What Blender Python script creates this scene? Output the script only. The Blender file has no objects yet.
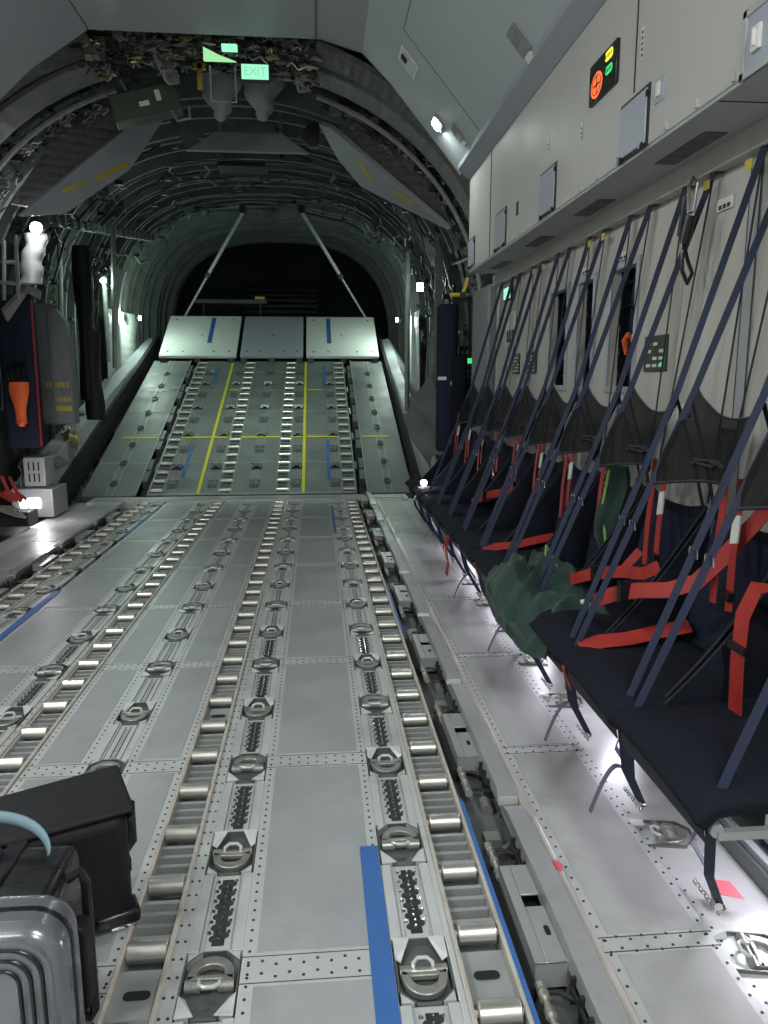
import bpy, math, random
from mathutils import Vector, Matrix
random.seed(7)
R = math.radians
COL = bpy.context.scene.collection

# ------------------------------------------------------------------ materials
def mat(name, col, rough=.5, metal=0., var=0., vscale=6., bump=0., bscale=40., spec=.5, dirt=None, dscale=3., alpha=None, sheen=0, stretch=None):
    m = bpy.data.materials.new(name); m.use_nodes = True
    nt = m.node_tree; N = nt.nodes; L = nt.links; b = N['Principled BSDF']
    c = tuple(col) + (1,)
    b.inputs['Base Color'].default_value = c
    b.inputs['Roughness'].default_value = rough
    b.inputs['Metallic'].default_value = metal
    b.inputs['Specular IOR Level'].default_value = spec
    if sheen:
        b.inputs['Sheen Weight'].default_value = sheen
    tc = N.new('ShaderNodeTexCoord'); src = tc.outputs['Object']
    if stretch:
        mp = N.new('ShaderNodeMapping'); mp.inputs['Scale'].default_value = stretch
        L.new(src, mp.inputs['Vector']); src = mp.outputs['Vector']
    if var:
        n = N.new('ShaderNodeTexNoise'); n.inputs['Scale'].default_value = vscale; n.inputs['Detail'].default_value = 5
        L.new(src, n.inputs['Vector'])
        r = N.new('ShaderNodeMapRange'); r.inputs['From Min'].default_value = .3; r.inputs['From Max'].default_value = .7
        r.inputs['To Min'].default_value = 1-var; r.inputs['To Max'].default_value = 1+var
        L.new(n.outputs['Fac'], r.inputs['Value'])
        x = N.new('ShaderNodeVectorMath'); x.operation = 'SCALE'; x.inputs[0].default_value = col
        L.new(r.outputs['Result'], x.inputs['Scale'])
        out = x.outputs['Vector']
        if dirt:
            n2 = N.new('ShaderNodeTexNoise'); n2.inputs['Scale'].default_value = dscale; n2.inputs['Detail'].default_value = 8
            n2.inputs['Roughness'].default_value = .7
            L.new(src, n2.inputs['Vector'])
            r2 = N.new('ShaderNodeMapRange'); r2.inputs['From Min'].default_value = .52; r2.inputs['From Max'].default_value = .72
            r2.inputs['To Max'].default_value = dirt[3]
            L.new(n2.outputs['Fac'], r2.inputs['Value'])
            mx = N.new('ShaderNodeMix'); mx.data_type = 'RGBA'
            L.new(r2.outputs['Result'], mx.inputs['Factor']); L.new(out, mx.inputs['A'])
            mx.inputs['B'].default_value = (dirt[0], dirt[1], dirt[2], 1)
            out = mx.outputs['Result']
        L.new(out, b.inputs['Base Color'])
        rr = N.new('ShaderNodeMapRange'); rr.inputs['From Min'].default_value = .3; rr.inputs['From Max'].default_value = .7
        rr.inputs['To Min'].default_value = max(.05, rough-.08); rr.inputs['To Max'].default_value = min(1, rough+.08)
        L.new(n.outputs['Fac'], rr.inputs['Value']); L.new(rr.outputs['Result'], b.inputs['Roughness'])
    if bump:
        n3 = N.new('ShaderNodeTexNoise'); n3.inputs['Scale'].default_value = bscale; n3.inputs['Detail'].default_value = 3
        L.new(src, n3.inputs['Vector'])
        bp = N.new('ShaderNodeBump'); bp.inputs['Strength'].default_value = bump; bp.inputs['Distance'].default_value = .01
        L.new(n3.outputs['Fac'], bp.inputs['Height']); L.new(bp.outputs['Normal'], b.inputs['Normal'])
    if alpha is not None:
        b.inputs['Alpha'].default_value = alpha
    return m

def emis(name, col, s):
    m = bpy.data.materials.new(name); m.use_nodes = True
    b = m.node_tree.nodes['Principled BSDF']
    b.inputs['Base Color'].default_value = (.02, .02, .02, 1)
    b.inputs['Emission Color'].default_value = tuple(col)+(1,)
    b.inputs['Emission Strength'].default_value = s
    return m

def quilt(name, col, sc=30):
    m = mat(name, col, rough=.55, var=.12, vscale=10)
    nt = m.node_tree; N = nt.nodes; L = nt.links
    tc = N.new('ShaderNodeTexCoord')
    v = N.new('ShaderNodeTexVoronoi'); v.inputs['Scale'].default_value = sc; v.inputs['Randomness'].default_value = .25
    L.new(tc.outputs['Object'], v.inputs['Vector'])
    bp = N.new('ShaderNodeBump'); bp.inputs['Strength'].default_value = .8; bp.inputs['Distance'].default_value = .02; bp.invert = True
    L.new(v.outputs['Distance'], bp.inputs['Height']); L.new(bp.outputs['Normal'], N['Principled BSDF'].inputs['Normal'])
    return m

M = {}
M['sheet'] = mat('light_painted_metal', (.50,.515,.51), .38, .3, .08, 4, .05, 60, dirt=(.2,.2,.19,.35), dscale=5)
M['panel'] = mat('grey_antiskid', (.31,.325,.335), .40, .15, .12, 3, .12, 200, dirt=(.15,.15,.15,.35), dscale=2.2)
M['walk'] = mat('walkway_grey', (.37,.375,.37), .42, .15, .12, 2.5, .08, 150, dirt=(.2,.18,.16,.45), dscale=2.4)
M['rivet'] = mat('rivet_dark', (.035,.035,.035), .5, .2)
M['steel'] = mat('roller_steel', (.56,.55,.50), .36, .8, .12, 8, stretch=(1,6,6), dirt=(.28,.25,.2,.4), dscale=9)
M['ribs'] = mat('tray_rib', (.30,.32,.32), .4, .3, .1, 8)
M['tray'] = mat('tray_grey', (.12,.13,.135), .45, .3, .12, 5)
M['rail'] = mat('rail_cream', (.50,.47,.42), .4, .3, .12, 7, dirt=(.25,.23,.2,.4), dscale=9)
M['cast'] = mat('cast_fitting', (.30,.30,.275), .38, .6, .15, 14, .1, 80, dirt=(.12,.12,.11,.5), dscale=12)
M['pan'] = mat('fitting_pan', (.13,.14,.14), .4, .5, .1, 10)
M['flap'] = mat('fitting_flap', (.62,.64,.63), .35, .3, .08, 9)
M['dark'] = mat('dark_metal', (.028,.03,.031), .5, .3, .2, 10)
M['black'] = mat('black_gap', (.008,.008,.009), .8)
M['lock'] = mat('lock_grey', (.35,.36,.36), .36, .3, .08, 6, dirt=(.2,.19,.18,.4), dscale=6)
M['ramp'] = mat('ramp_deck', (.17,.19,.185), .5, .2, .12, 3, .1, 120, dirt=(.1,.1,.1,.4), dscale=2)
M['rampstrip'] = mat('ramp_strip', (.26,.29,.28), .45, .25, .1, 3)
M['white'] = mat('white_panel', (.62,.66,.63), .4, .05, .04, 3)
M['wall'] = mat('wall_panel', (.42,.415,.39), .5, 0, .035, 3, .05, 40)
M['ceil'] = mat('ceiling_panel', (.33,.36,.38), .5, 0, .03, 2, .03, 60)
M['cove'] = mat('cove_grey', (.27,.29,.32), .6, 0, .03, 4)
M['soffit'] = mat('soffit_grey', (.36,.37,.38), .5, 0, .03, 4)
M['fabricwall'] = mat('lining_fabric', (.43,.42,.385), .75, 0, .06, 3, .6, 6, stretch=(1,5,.6))
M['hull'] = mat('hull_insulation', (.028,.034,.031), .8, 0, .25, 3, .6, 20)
M['foil'] = quilt('foil_insulation', (.50,.54,.50), 7)
M['frame'] = mat('hull_frame', (.13,.15,.137), .6, 0, .25, 5)
M['quilt'] = quilt('quilted_cover', (.085,.083,.08), 14)
M['quiltl'] = quilt('quilted_cover_lighter', (.19,.195,.19), 10)
M['greypad'] = mat('grey_cover', (.17,.18,.185), .6, 0, .08, 4, .3, 8)
M['navy'] = mat('navy_fabric', (.0065,.008,.0155), .85, 0, .2, 9, .25, 300, spec=.2)
M['navy2'] = mat('navy_back_fabric', (.016,.019,.038), .85, 0, .2, 9, .25, 300, spec=.2)
M['web'] = mat('navy_webbing', (.014,.020,.047), .6, 0, .15, 20, .3, 400, spec=.3)
M['webd'] = mat('dark_webbing', (.01,.012,.02), .65, 0, .15, 20, .3, 400)
M['webg'] = mat('grey_webbing', (.12,.13,.19), .6, 0, .1, 20, .3, 400)
M['red'] = mat('red_webbing', (.34,.024,.018), .55, 0, .12, 14, .3, 400)
M['orange'] = mat('orange_pouch', (.80,.13,.03), .55, 0, .1, 8, .3, 30)
M['plastic'] = mat('black_plastic', (.007,.007,.008), .3, 0, .1, 20, .1, 60)
M['softcase'] = mat('softcase', (.006,.006,.008), .6, 0, .2, 10, .2, 200, spec=.3)
M['silver'] = mat('silver_shell', (.20,.205,.225), .2, .6, .05, 5)
M['green'] = mat('green_fleece', (.010,.036,.026), .85, 0, .25, 10, .3, 150, sheen=.1)
M['lime'] = mat('lime_piping', (.25,.42,.10), .6)
M['paleblue'] = mat('pale_blue_fabric', (.13,.20,.235), .55, 0, .08, 8)
M['blue'] = mat('blue_tape', (.035,.115,.33), .5, 0, .06, 12)
M['yellow'] = mat('yellow_tape', (.55,.52,.03), .5, 0, .08, 10)
M['yellowd'] = mat('yellow_mark', (.50,.38,.05), .5, 0, .1, 10)
M['pink'] = mat('red_tag', (.60,.09,.13), .55)
M['label'] = mat('white_label', (.62,.62,.58), .5)
M['ink'] = mat('ink', (.03,.03,.03), .6)
M['window'] = mat('window_cover', (.34,.37,.42), .4, .05)
M['olive'] = mat('olive_box', (.035,.05,.03), .5, .1, .1, 8)
M['brass'] = mat('brass_pipe', (.38,.34,.18), .35, .7)
M['pipe'] = mat('bare_pipe', (.30,.31,.30), .4, .4, .15, 20)
M['flapgrey'] = mat('hinged_panel_grey', (.30,.32,.345), .55, 0, .05, 3)
M['ringdark'] = mat('ramp_ring', (.10,.105,.10), .45, .4, .1, 10)
M['chrome'] = mat('bright_steel', (.65,.65,.64), .2, 1.)
M['mesh'] = mat('head_mesh', (.010,.010,.011), .8, var=.2, vscale=8, bump=.5, bscale=12, alpha=.93, spec=.1)
M['e_lamp'] = emis('lamp_cool', (.85,1,.92), 28)
M['e_white'] = emis('lamp_white', (.93,.92,1), 22)
M['e_exit'] = emis('exit_green', (.32,.90,.56), .95)
M['e_lime'] = emis('lime_glow', (.45,1,.45), .7)
M['e_red'] = emis('sign_red', (1,.12,.02), 1.6)
M['e_yel'] = emis('sign_amber', (.95,.85,.05), 1.3)
M['e_grn'] = emis('sign_green', (.05,.85,.2), .9)

# ------------------------------------------------------------------ mesh builder
class MB:
    def __init__(s): s.v = []; s.f = []; s.T = Matrix.Identity(4)
    def add(s, vs, fs):
        n = len(s.v); s.v += [tuple(s.T @ Vector(p)) for p in vs]; s.f += [tuple(n+i for i in f) for f in fs]; return s
    def box(s, x0, x1, y0, y1, z0, z1):
        return s.add([(x0,y0,z0),(x1,y0,z0),(x1,y1,z0),(x0,y1,z0),(x0,y0,z1),(x1,y0,z1),(x1,y1,z1),(x0,y1,z1)],
                     [(3,2,1,0),(4,5,6,7),(0,1,5,4),(1,2,6,5),(2,3,7,6),(3,0,4,7)])
    def prism(s, poly, axis, a, b):
        def p(u, w, t): return {'x': (t,u,w), 'y': (u,t,w), 'z': (u,w,t)}[axis]
        n = len(poly)
        vs = [p(u,w,a) for u,w in poly] + [p(u,w,b) for u,w in poly]
        return s.add(vs, [tuple(range(n-1,-1,-1)), tuple(range(n,2*n))] + [(i,(i+1)%n,n+(i+1)%n,n+i) for i in range(n)])
    def poly(s, pts, th):       # planar polygon with thickness
        P = [Vector(p) for p in pts]; n = (P[1]-P[0]).cross(P[2]-P[0]).normalized()*th
        k = len(P); vs = P + [p+n for p in P]
        return s.add(vs, [tuple(range(k-1,-1,-1)), tuple(range(k,2*k))] + [(i,(i+1)%k,k+(i+1)%k,k+i) for i in range(k)])
    def cyl(s, p0, p1, r, n=12, r2=None):
        p0 = Vector(p0); p1 = Vector(p1); d = (p1-p0).normalized(); r2 = r if r2 is None else r2
        a = d.orthogonal().normalized(); b = d.cross(a)
        vs = []
        for q, rr in ((p0, r), (p1, r2)):
            for i in range(n):
                t = 2*math.pi*i/n; vs.append(q + (a*math.cos(t)+b*math.sin(t))*rr)
        return s.add(vs, [tuple(range(n-1,-1,-1)), tuple(range(n,2*n))] + [(i,(i+1)%n,n+(i+1)%n,n+i) for i in range(n)])
    def tube(s, pts, r, n=8, closed=False):
        P = [Vector(p) for p in pts]; k = len(P); vs = []; a = None
        for i, p in enumerate(P):
            if closed: d = P[(i+1) % k]-P[i-1]
            else: d = P[min(i+1,k-1)]-P[max(i-1,0)]
            d.normalize()
            a = d.orthogonal() if a is None else a - d*a.dot(d)
            a.normalize(); b = d.cross(a)
            for j in range(n):
                t = 2*math.pi*j/n; vs.append(p+(a*math.cos(t)+b*math.sin(t))*r)
        fs = []
        for i in range(k if closed else k-1):
            i2 = (i+1) % k
            for j in range(n): fs.append((i*n+j, i*n+(j+1)%n, i2*n+(j+1)%n, i2*n+j))
        if not closed: fs += [tuple(range(n-1,-1,-1)), tuple(range((k-1)*n, k*n))]
        return s.add(vs, fs)
    def ribbon(s, pts, w, wd=None, th=.002):     # flat webbing following pts; wd = width direction(s)
        P = [Vector(p) for p in pts]; k = len(P); vs = []
        for i, p in enumerate(P):
            d = (P[min(i+1,k-1)]-P[max(i-1,0)]).normalized()
            q = wd[i] if isinstance(wd, list) else wd
            q = Vector(q) if q is not None else Vector((0,1,0))
            q = (q - d*q.dot(d)).normalized(); nn = d.cross(q)*th/2; q = q*w/2
            vs += [p-q-nn, p+q-nn, p+q+nn, p-q+nn]
        fs = [(3,2,1,0), tuple((k-1)*4+j for j in range(4))]
        for i in range(k-1):
            for j in range(4): fs.append((i*4+j, i*4+(j+1)%4, i*4+4+(j+1)%4, i*4+4+j))
        return s.add(vs, fs)
    def grid(s, fn, nu, nv, th=0.):
        P = [[Vector(fn(i/nu, j/nv)) for j in range(nv+1)] for i in range(nu+1)]
        def nrm(i, j):
            a = P[min(i+1,nu)][j]-P[max(i-1,0)][j]; b = P[i][min(j+1,nv)]-P[i][max(j-1,0)]
            c = a.cross(b); return c.normalized() if c.length > 1e-9 else Vector((0,0,1))
        W = nv+1; top = [P[i][j] for i in range(nu+1) for j in range(W)]
        fs = [(i*W+j, (i+1)*W+j, (i+1)*W+j+1, i*W+j+1) for i in range(nu) for j in range(nv)]
        if not th: return s.add(top, fs)
        bot = [P[i][j]-nrm(i,j)*th for i in range(nu+1) for j in range(W)]
        n = len(top); fs += [tuple(n+q for q in reversed(f)) for f in fs]
        E = [(i*W) for i in range(nu+1)] + [nu*W+j for j in range(1,W)] + [i*W+nv for i in range(nu-1,-1,-1)] + [j for j in range(nv-1,0,-1)]
        for q in range(len(E)):
            a, b = E[q], E[(q+1) % len(E)]; fs.append((b, a, n+a, n+b))
        return s.add(top+bot, fs)
    def dots(s, pts, r=.004, h=.0008, n=6):
        for x, y, z in pts:
            vs = [(x+r*math.cos(2*math.pi*i/n), y+r*math.sin(2*math.pi*i/n), z+h) for i in range(n)]
            s.add(vs + [(a,b,c-h*2) for a,b,c in vs], [tuple(range(n))] + [(i, n+i, n+(i+1)%n, (i+1)%n) for i in range(n)])
        return s
    def islands(s):
        p = list(range(len(s.v)))
        def find(a):
            while p[a] != a: p[a] = p[p[a]]; a = p[a]
            return a
        for f in s.f:
            r0 = find(f[0])
            for q in f[1:]: p[find(q)] = r0
        out = {}
        for f in s.f: out.setdefault(find(f[0]), []).append(f)
        res = []
        for fs in out.values():
            ids = sorted({i for f in fs for i in f}); mp = {o: i for i, o in enumerate(ids)}
            mb = MB(); mb.v = [s.v[i] for i in ids]; mb.f = [tuple(mp[i] for i in f) for f in fs]; res.append(mb)
        return res
    def build(s, name, m, parent=None, bevel=0, smooth=35, seg=2, split=False):
        if split: return [q.build(name, m, parent, bevel, smooth, seg) for q in s.islands()]
        me = bpy.data.meshes.new(name); me.from_pydata(s.v, [], s.f); me.materials.append(M[m] if isinstance(m, str) else m)
        if smooth:
            me.polygons.foreach_set('use_smooth', [True]*len(me.polygons))
            try: me.set_sharp_from_angle(angle=R(smooth))
            except Exception: pass
        me.update()
        o = bpy.data.objects.new(name, me); COL.objects.link(o)
        if parent: o.parent = parent
        if bevel:
            b = o.modifiers.new('bevel', 'BEVEL'); b.width = bevel; b.segments = seg; b.limit_method = 'ANGLE'; b.angle_limit = R(40)
        return o

def rrect(x0, x1, y0, y1, r, n=5):
    out = []
    for cx, cy, a0 in ((x1-r,y1-r,0),(x0+r,y1-r,90),(x0+r,y0+r,180),(x1-r,y0+r,270)):
        for i in range(n+1):
            a = R(a0+90*i/n); out.append((cx+r*math.cos(a), cy+r*math.sin(a)))
    return out

def tag(o, label, cat, group=None, kind=None):
    if kind: o['kind'] = kind
    if label: o['label'] = label
    if cat: o['category'] = cat
    if group: o['group'] = group
    return o
def thing(name, label, cat, loc=(0,0,0), rz=0, group=None):
    o = bpy.data.objects.new(name, None); COL.objects.link(o); o.location = loc; o.rotation_euler = (0,0,rz)
    o.empty_display_size = .1
    return tag(o, label, cat, group)
def struct(o): o['kind'] = 'structure'; return o
def kids(o): return [c for c in bpy.data.objects if c.parent == o]
def copy_tree(o, kd, label=None, parent=None):
    c = o.copy(); COL.objects.link(c); c.parent = parent
    if label: c['label'] = label
    for k in kd.get(o.name, []): copy_tree(k, kd, None, c)
    return c
def tree_of(o):
    d = {}
    def rec(a):
        d[a.name] = kids(a)
        for k in d[a.name]: rec(k)
    rec(o); return d
ORD = ['nearest','second nearest','third nearest','fourth nearest','fifth nearest','sixth nearest','seventh nearest','eighth nearest','ninth nearest','tenth nearest','eleventh nearest','twelfth nearest','thirteenth nearest','fourteenth nearest','fifteenth nearest','sixteenth nearest','seventeenth nearest','eighteenth nearest','nineteenth nearest']

YEND = 9.05
Y0F = .6          # nearest extent of the detailed floor
PITCH = .5165
ringY = lambda k: 1.625 + k*PITCH
crossY = lambda k: 1.66 + k*PITCH*2

# ------------------------------------------------------------------ FLOOR (structure)
fl = struct(MB().box(-2.6, 2.6, -4, 9.5, -.2, -.075).build('floor', 'dark'))
# flat bands, each a sheet of the floor
def band(x0, x1, y0=Y0F, y1=YEND, top=0., m='sheet', name='floor_sheet', bev=.002):
    return MB().box(x0, x1, y0, y1, -.075, top).build(name, m, fl, bevel=bev)
for sgn in (1, -1):
    band(*sorted((sgn*.07, sgn*.295)));  band(*sorted((sgn*.415, sgn*.455)))
    band(*sorted((sgn*.595, sgn*.97)));  band(*sorted((sgn*1.11, sgn*1.13)))
    band(*sorted((sgn*1.497, sgn*1.80)), y1=9.2, m='sheet', top=.004)
    band(*sorted((sgn*1.80, sgn*2.05)), y1=9.2, m='sheet', top=-.02)
    MB().prism([(sgn*2.05,-.075),(sgn*2.05,.035),(sgn*2.2,.075),(sgn*2.6,.075),(sgn*2.6,-.075)], 'y', Y0F, 7.2 if sgn > 0 else 6.9).build('floor_ledge', 'tray', fl, bevel=.004)
    MB().box(*sorted((sgn*2.06, sgn*2.085)), Y0F, 6.9, .03, .06).build('ledge_rail', 'ribs', fl, bevel=.003)
# front part of the floor behind the camera and the threshold before the ramp
MB().box(-2.3, 2.3, -4, Y0F, -.075, 0).build('floor_sheet', 'panel', fl)
MB().box(-1.9, 1.9, YEND, 9.43, -.075, .006).build('threshold_plate', 'sheet', fl, bevel=.003)
MB().box(-1.85, 1.85, 9.1, 9.34, .006, .012).build('threshold_plate', 'lock', fl, bevel=.003)
# anti-skid rectangles between the cross strips
ap = MB(); cs = MB(); rv = MB(); wk = MB(); seam = MB()
def rivline(x, y0, y1, step=.038, z=.0008):
    n = int((y1-y0)/step); return [(x, y0+(i+.5)*step, z) for i in range(n)]
nk = 8
for k in range(-1, nk):
    a = crossY(k)+.055; b = crossY(k+1)-.055
    if k < 0: a = Y0F+.02
    b = min(b, YEND-.05)
    for x0, x1 in ((.105,.262),(-.262,-.105),(.63,.935),(-.935,-.63)):
        ap.box(x0, x1, a, b, -.001, .0022)
    for sgn in (1,-1):
        x0, x1 = sorted((sgn*1.53, sgn*1.775)); wk.box(x0, x1, a-.02, min(b+.02, YEND), .003, .0062)
        for y in (a-.03, b+.03): seam.box(x0-.03, x1+.03, y-.0015, y+.0015, .003, .0046)
    for xe0, xe1 in ((.07,.295),(-.295,-.07),(.595,.97),(-.97,-.595)):
        for y in (a-.012, b+.012): seam.box(xe0, xe1, y-.0012, y+.0012, -.001, .0007)
ap.build('antiskid_panel', 'panel', fl, bevel=.001)
wk.build('walkway_panel', 'walk', fl, bevel=.001)
seam.build('panel_seam', 'rivet', fl, smooth=0)
pts = []
for x in (.086,.28,.612,.953):
    for s in (1,-1): pts += rivline(s*x, Y0F, YEND)
for x in (1.513,1.788,1.83):
    for s in (1,-1): pts += rivline(s*x, Y0F, YEND, .05, .0048 if x < 1.8 else -.0194)
for k in range(nk):
    yc = crossY(k)
    for x0, x1 in ((.07,.295),(-.295,-.07),(.595,.97),(-.97,-.595),(1.50,1.80),(-1.80,-1.50)):
        n = int((x1-x0)/.032)
        for i in range(n):
            for j, dy in enumerate((-.02,.02)):
                pts.append((x0+(x1-x0)*(i+.5)/n, yc+dy+(.006 if i % 2 else -.006), .0048 if abs(x0)>1.45 or abs(x1)>1.45 else .0008))
for x in (.425,.445):
    for s in (1,-1): pts += rivline(s*x, Y0F, 5, .06)
near = [p for p in pts if p[1] < 6.3]
MB().dots(near, .0042).build('rivet_rows', 'rivet', fl, smooth=0)

# strips between the tie-down fittings: channel plates with track, laid per strip
STRIPS = [.525, 1.04, 0., -.53, -1.07]
for xs in STRIPS:
    pl = MB(); grv = MB(); lug = MB(); hol = MB()
    MB().box(xs-.075, xs+.075, Y0F, YEND, -.075, -.03).build('channel_bed', 'dark', fl)
    for k in range(-2, 15):
        a = ringY(k)+.105; b = min(ringY(k+1)-.105, YEND-.02)
        if b <= a or b < Y0F: continue
        a = max(a, Y0F)
        for x0, x1 in ((-.07,-.042),(.042,.07)): pl.box(xs+x0, xs+x1, a, b, -.075, .001)
        pl.box(xs-.042, xs+.042, a, b, -.075, -.006)
        pl.box(xs-.036, xs-.031, a+.01, b-.01, -.006, 0.); pl.box(xs+.031, xs+.036, a+.01, b-.01, -.006, 0.)
        # seat-track scallops: dark holes with bright lips
        if k < 5 and abs(xs) > .3:
            n = 6
            for i in range(n):
                y = a+.03+(b-a-.06)*(i+.5)/n
                hol.cyl((xs-.012,y,-.0065), (xs-.012,y,-.0045), .012, 10); hol.cyl((xs+.016,y+.012,-.0065), (xs+.016,y+.012,-.0045), .012, 10)
                lug.cyl((xs-.024,y+.02,-.006), (xs-.024,y+.02,-.001), .006, 8, .0045); lug.cyl((xs+.026,y+.022,-.006), (xs+.026,y+.022,-.001), .006, 8, .0045)
                lug.cyl((xs+.002,y,-.006), (xs+.002,y,.0005), .005, 8, .003); lug.cyl((xs+.003,y+.02,-.006), (xs+.003,y+.02,.0), .0045, 8, .003)
            grv.box(xs-.014, xs+.018, a+.025, b-.02, -.0065, -.005)
        else:
            for dx in (-.008,.012): grv.box(xs+dx-.0025, xs+dx+.0025, a+.02, b-.02, -.0065, -.0052)
            hol.dots([(xs+.002, a+.02+i*.018, -.0058) for i in range(int((b-a-.04)/.018))], .0035)
    for y, m in ((pl,'sheet'),(grv,'dark'),(lug,'chrome'),(hol,'rivet')):
        if y.v: y.build({'sheet':'channel_plate','dark':'track_groove','chrome':'track_lugs','rivet':'track_holes'}[m], m, fl, bevel=.0015 if m == 'sheet' else 0)

# ------------------------------------------------------------------ TIE-DOWN RINGS
def make_ring():
    t = thing('tie_down_ring', 'x', 'tie-down ring', group='tie-down rings set into the floor')
    w, l = .064, .10; c = .035
    oc = [(-w,-l+c),(-w+c,-l),(w-c,-l),(w,-l+c),(w,l-c),(w-c,l),(-w+c,l),(-w,l-c)]
    p = MB(); p.prism(oc, 'z', -.028, -.018)
    for i in range(8):
        (x0,y0),(x1,y1) = oc[i], oc[(i+1)%8]
        p.poly([(x0,y0,-.028),(x1,y1,-.028),(x1,y1,.002),(x0,y0,.002)], .004)
    q = MB()
    for a_,b_ in ((-1,-1),(1,-1),(1,1),(-1,1)): q.prism([(a_*w,b_*l),(a_*(w-c),b_*l),(a_*w,b_*(l-c))][::a_*b_], 'z', -.05, .0015)
    q.build('corner_plate', 'sheet', t, split=True)
    p.cyl((0,.055,-.019),(0,.055,-.0155),.006,10)
    p.build('pan', 'pan', t)
    f = MB()
    for s in (-1,1):
        f.poly([(s*(w+.002), l-c-.03, .001),(s*(w+.002), l+.002, .003),(s*(w-c-.006), l+.002, .006),(s*(w-.012), l-c-.03, -.010)][::s], .003)
    f.build('corner_flap', 'flap', t, split=True)
    h = MB(); h.cyl((-.058,0,-.006),(-.02,0,-.006),.015,14); h.cyl((.02,0,-.006),(.058,0,-.006),.015,14)
    h.cyl((-.022,0,-.006),(.022,0,-.006),.010,12)
    h.build('hinge', 'cast', t)
    # D ring: flat plate, straight side at the hinge, rounded side towards -Y, slot inside
    g = MB(); out = []; inn = []
    n = 22
    for i in range(n+1):
        a = math.pi*i/n
        out.append((.057*math.cos(a), -.006-.078*math.sin(a)**.8)); inn.append((.033*math.cos(a), -.020-.036*math.sin(a)**.7))
    k = len(out)
    vs = [(x,y,.006) for x,y in out]+[(x,y,.006) for x,y in inn]+[(x,y,-.012) for x,y in out]+[(x,y,-.012) for x,y in inn]
    fs = []
    for i in range(k-1):
        fs += [(i+1,i,k+i,k+i+1),(2*k+i,2*k+i+1,3*k+i+1,3*k+i),(i,i+1,2*k+i+1,2*k+i),(k+i+1,k+i,3*k+i,3*k+i+1)]
    # bridge between the two ends at the hinge side
    g.add(vs, fs); g.box(-.057,-.030,-.022,-.004,-.012,.006); g.box(.030,.057,-.022,-.004,-.012,.006); g.box(-.033,.033,-.024,-.010,-.010,.005)
    g.build('ring', 'cast', t, bevel=.003)
    lg = MB(); lg.tube([(-.024,-.008,.002),(-.024,.012,.009),(-.012,.024,.012),(.012,.024,.012),(.024,.012,.009),(.024,-.008,.002)], .005, 8)
    lg.build('lug', 'flap', t)
    return t
ring0 = make_ring(); rk = tree_of(ring0); used = [False]
def place_ring(x, y, z, rz, label, rx=0, group=None):
    if not used[0]: o = ring0; used[0] = True; o['label'] = label
    else: o = copy_tree(ring0, rk, label)
    o.location = (x,y,z); o.rotation_euler = (rx,0,rz)
    if group: o['group'] = group
    return o
SN = {.525:('in the floor strip right of the suitcases', 0,14), 1.04:('in the strip touching the long blue tape', 0,14), 0.:('in the floor centre strip', 2,14),
      -.53:('in the strip two left of the suitcases', 3,14), -1.07:('in the leftmost floor strip', 6,14)}
for xs in STRIPS:
    nm, k0, k1 = SN[xs]
    for k in range(k0, k1):
        flip = (k + (0 if xs in (1.04,) else 1)) % 2
        place_ring(xs, ringY(k), 0, math.pi if flip else 0, f'{ORD[k-k0]} steel tie-down ring {nm}')
for i, k in enumerate((0,1,3,4,5,6,7)):
    place_ring(1.875, ringY(k), -.012, R(80), f'{ORD[i]} steel tie-down ring on the walkway edge under the seats')

# ------------------------------------------------------------------ ROLLER TRACKS
def roller_track(xc, y0, y1, w, label, ystart, pitch=.2545, T=Matrix.Identity(4), plates=(), simple=False, hw=.05):
    t = thing('roller_track', label, 'roller track', group=None)
    t.matrix_world = T
    tr = MB(); tr.box(xc-w, xc+w, y0, y1, -.074, -.052)
    rb = MB(); rl = MB()
    for s in (-1,1):
        rl.box(*sorted((xc+s*w, xc+s*(w-.008))), y0, y1, -.074, .010)
        rl.box(*sorted((xc+s*(w+.004), xc+s*(w-.003))), y0, y1, -.03, .012)
    tr.build('tray', 'tray', t)
    rl.build('side_rail', 'rail' if not simple else 'rampstrip', t, bevel=.002)
    n = 0; y = ystart; ys = []
    while y > y0+pitch: y -= pitch
    while y < y1-.04: ys.append(y); y += pitch
    r0 = MB().cyl((-hw,0,0),(hw,0,0),.027,20).build('roller', 'steel', t, bevel=.003)
    ax0 = MB(); 
    for j, yy in enumerate(ys):
        o = r0 if j == 0 else r0.copy()
        if j: COL.objects.link(o)
        o.parent = t; o.location = (xc, yy, -.004)
        for s in (-1,1): ax0.cyl((xc+s*hw,yy,-.004),(xc+s*(w+.002),yy,-.004),.009,8)
        if j+1 < len(ys):
            if j in plates:
                rb.box(xc-w+.008, xc+w-.008, yy+.045, yy+pitch-.045, -.05, -.020)
                rb.prism(rrect(xc-.032, xc+.032, yy+pitch/2-.014, yy+pitch/2+.014, .013), 'z', -.018, -.0172)
            else:
                for q in range(4 if not simple else 2):
                    yq = yy+pitch*(.24+.18*q) if not simple else yy+pitch*(.35+.3*q)
                    rb.prism([(yq-.008,-.054),(yq+.012,-.054),(yq+.012,-.022),(yq+.006,-.014),(yq-.008,-.014)], 'x', xc-w+.008, xc+w-.008)
    ax0.build('axle', 'rail', t); 
    rb.build('cross_rib', 'ribs', t)
    if plates:
        sl = MB()
        for j in plates:
            if j < len(ys): yy = ys[j]+pitch/2; sl.prism(rrect(xc-.032, xc+.032, yy-.014, yy+.014, .013), 'z', -.0175, -.0165)
        sl.build('slot', 'black', t, smooth=0, split=True)
    return t
roller_track(-1.205, Y0F, YEND, .07, 'leftmost roller track on the level floor, by the lit left walkway', 5.36, plates=())
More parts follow.
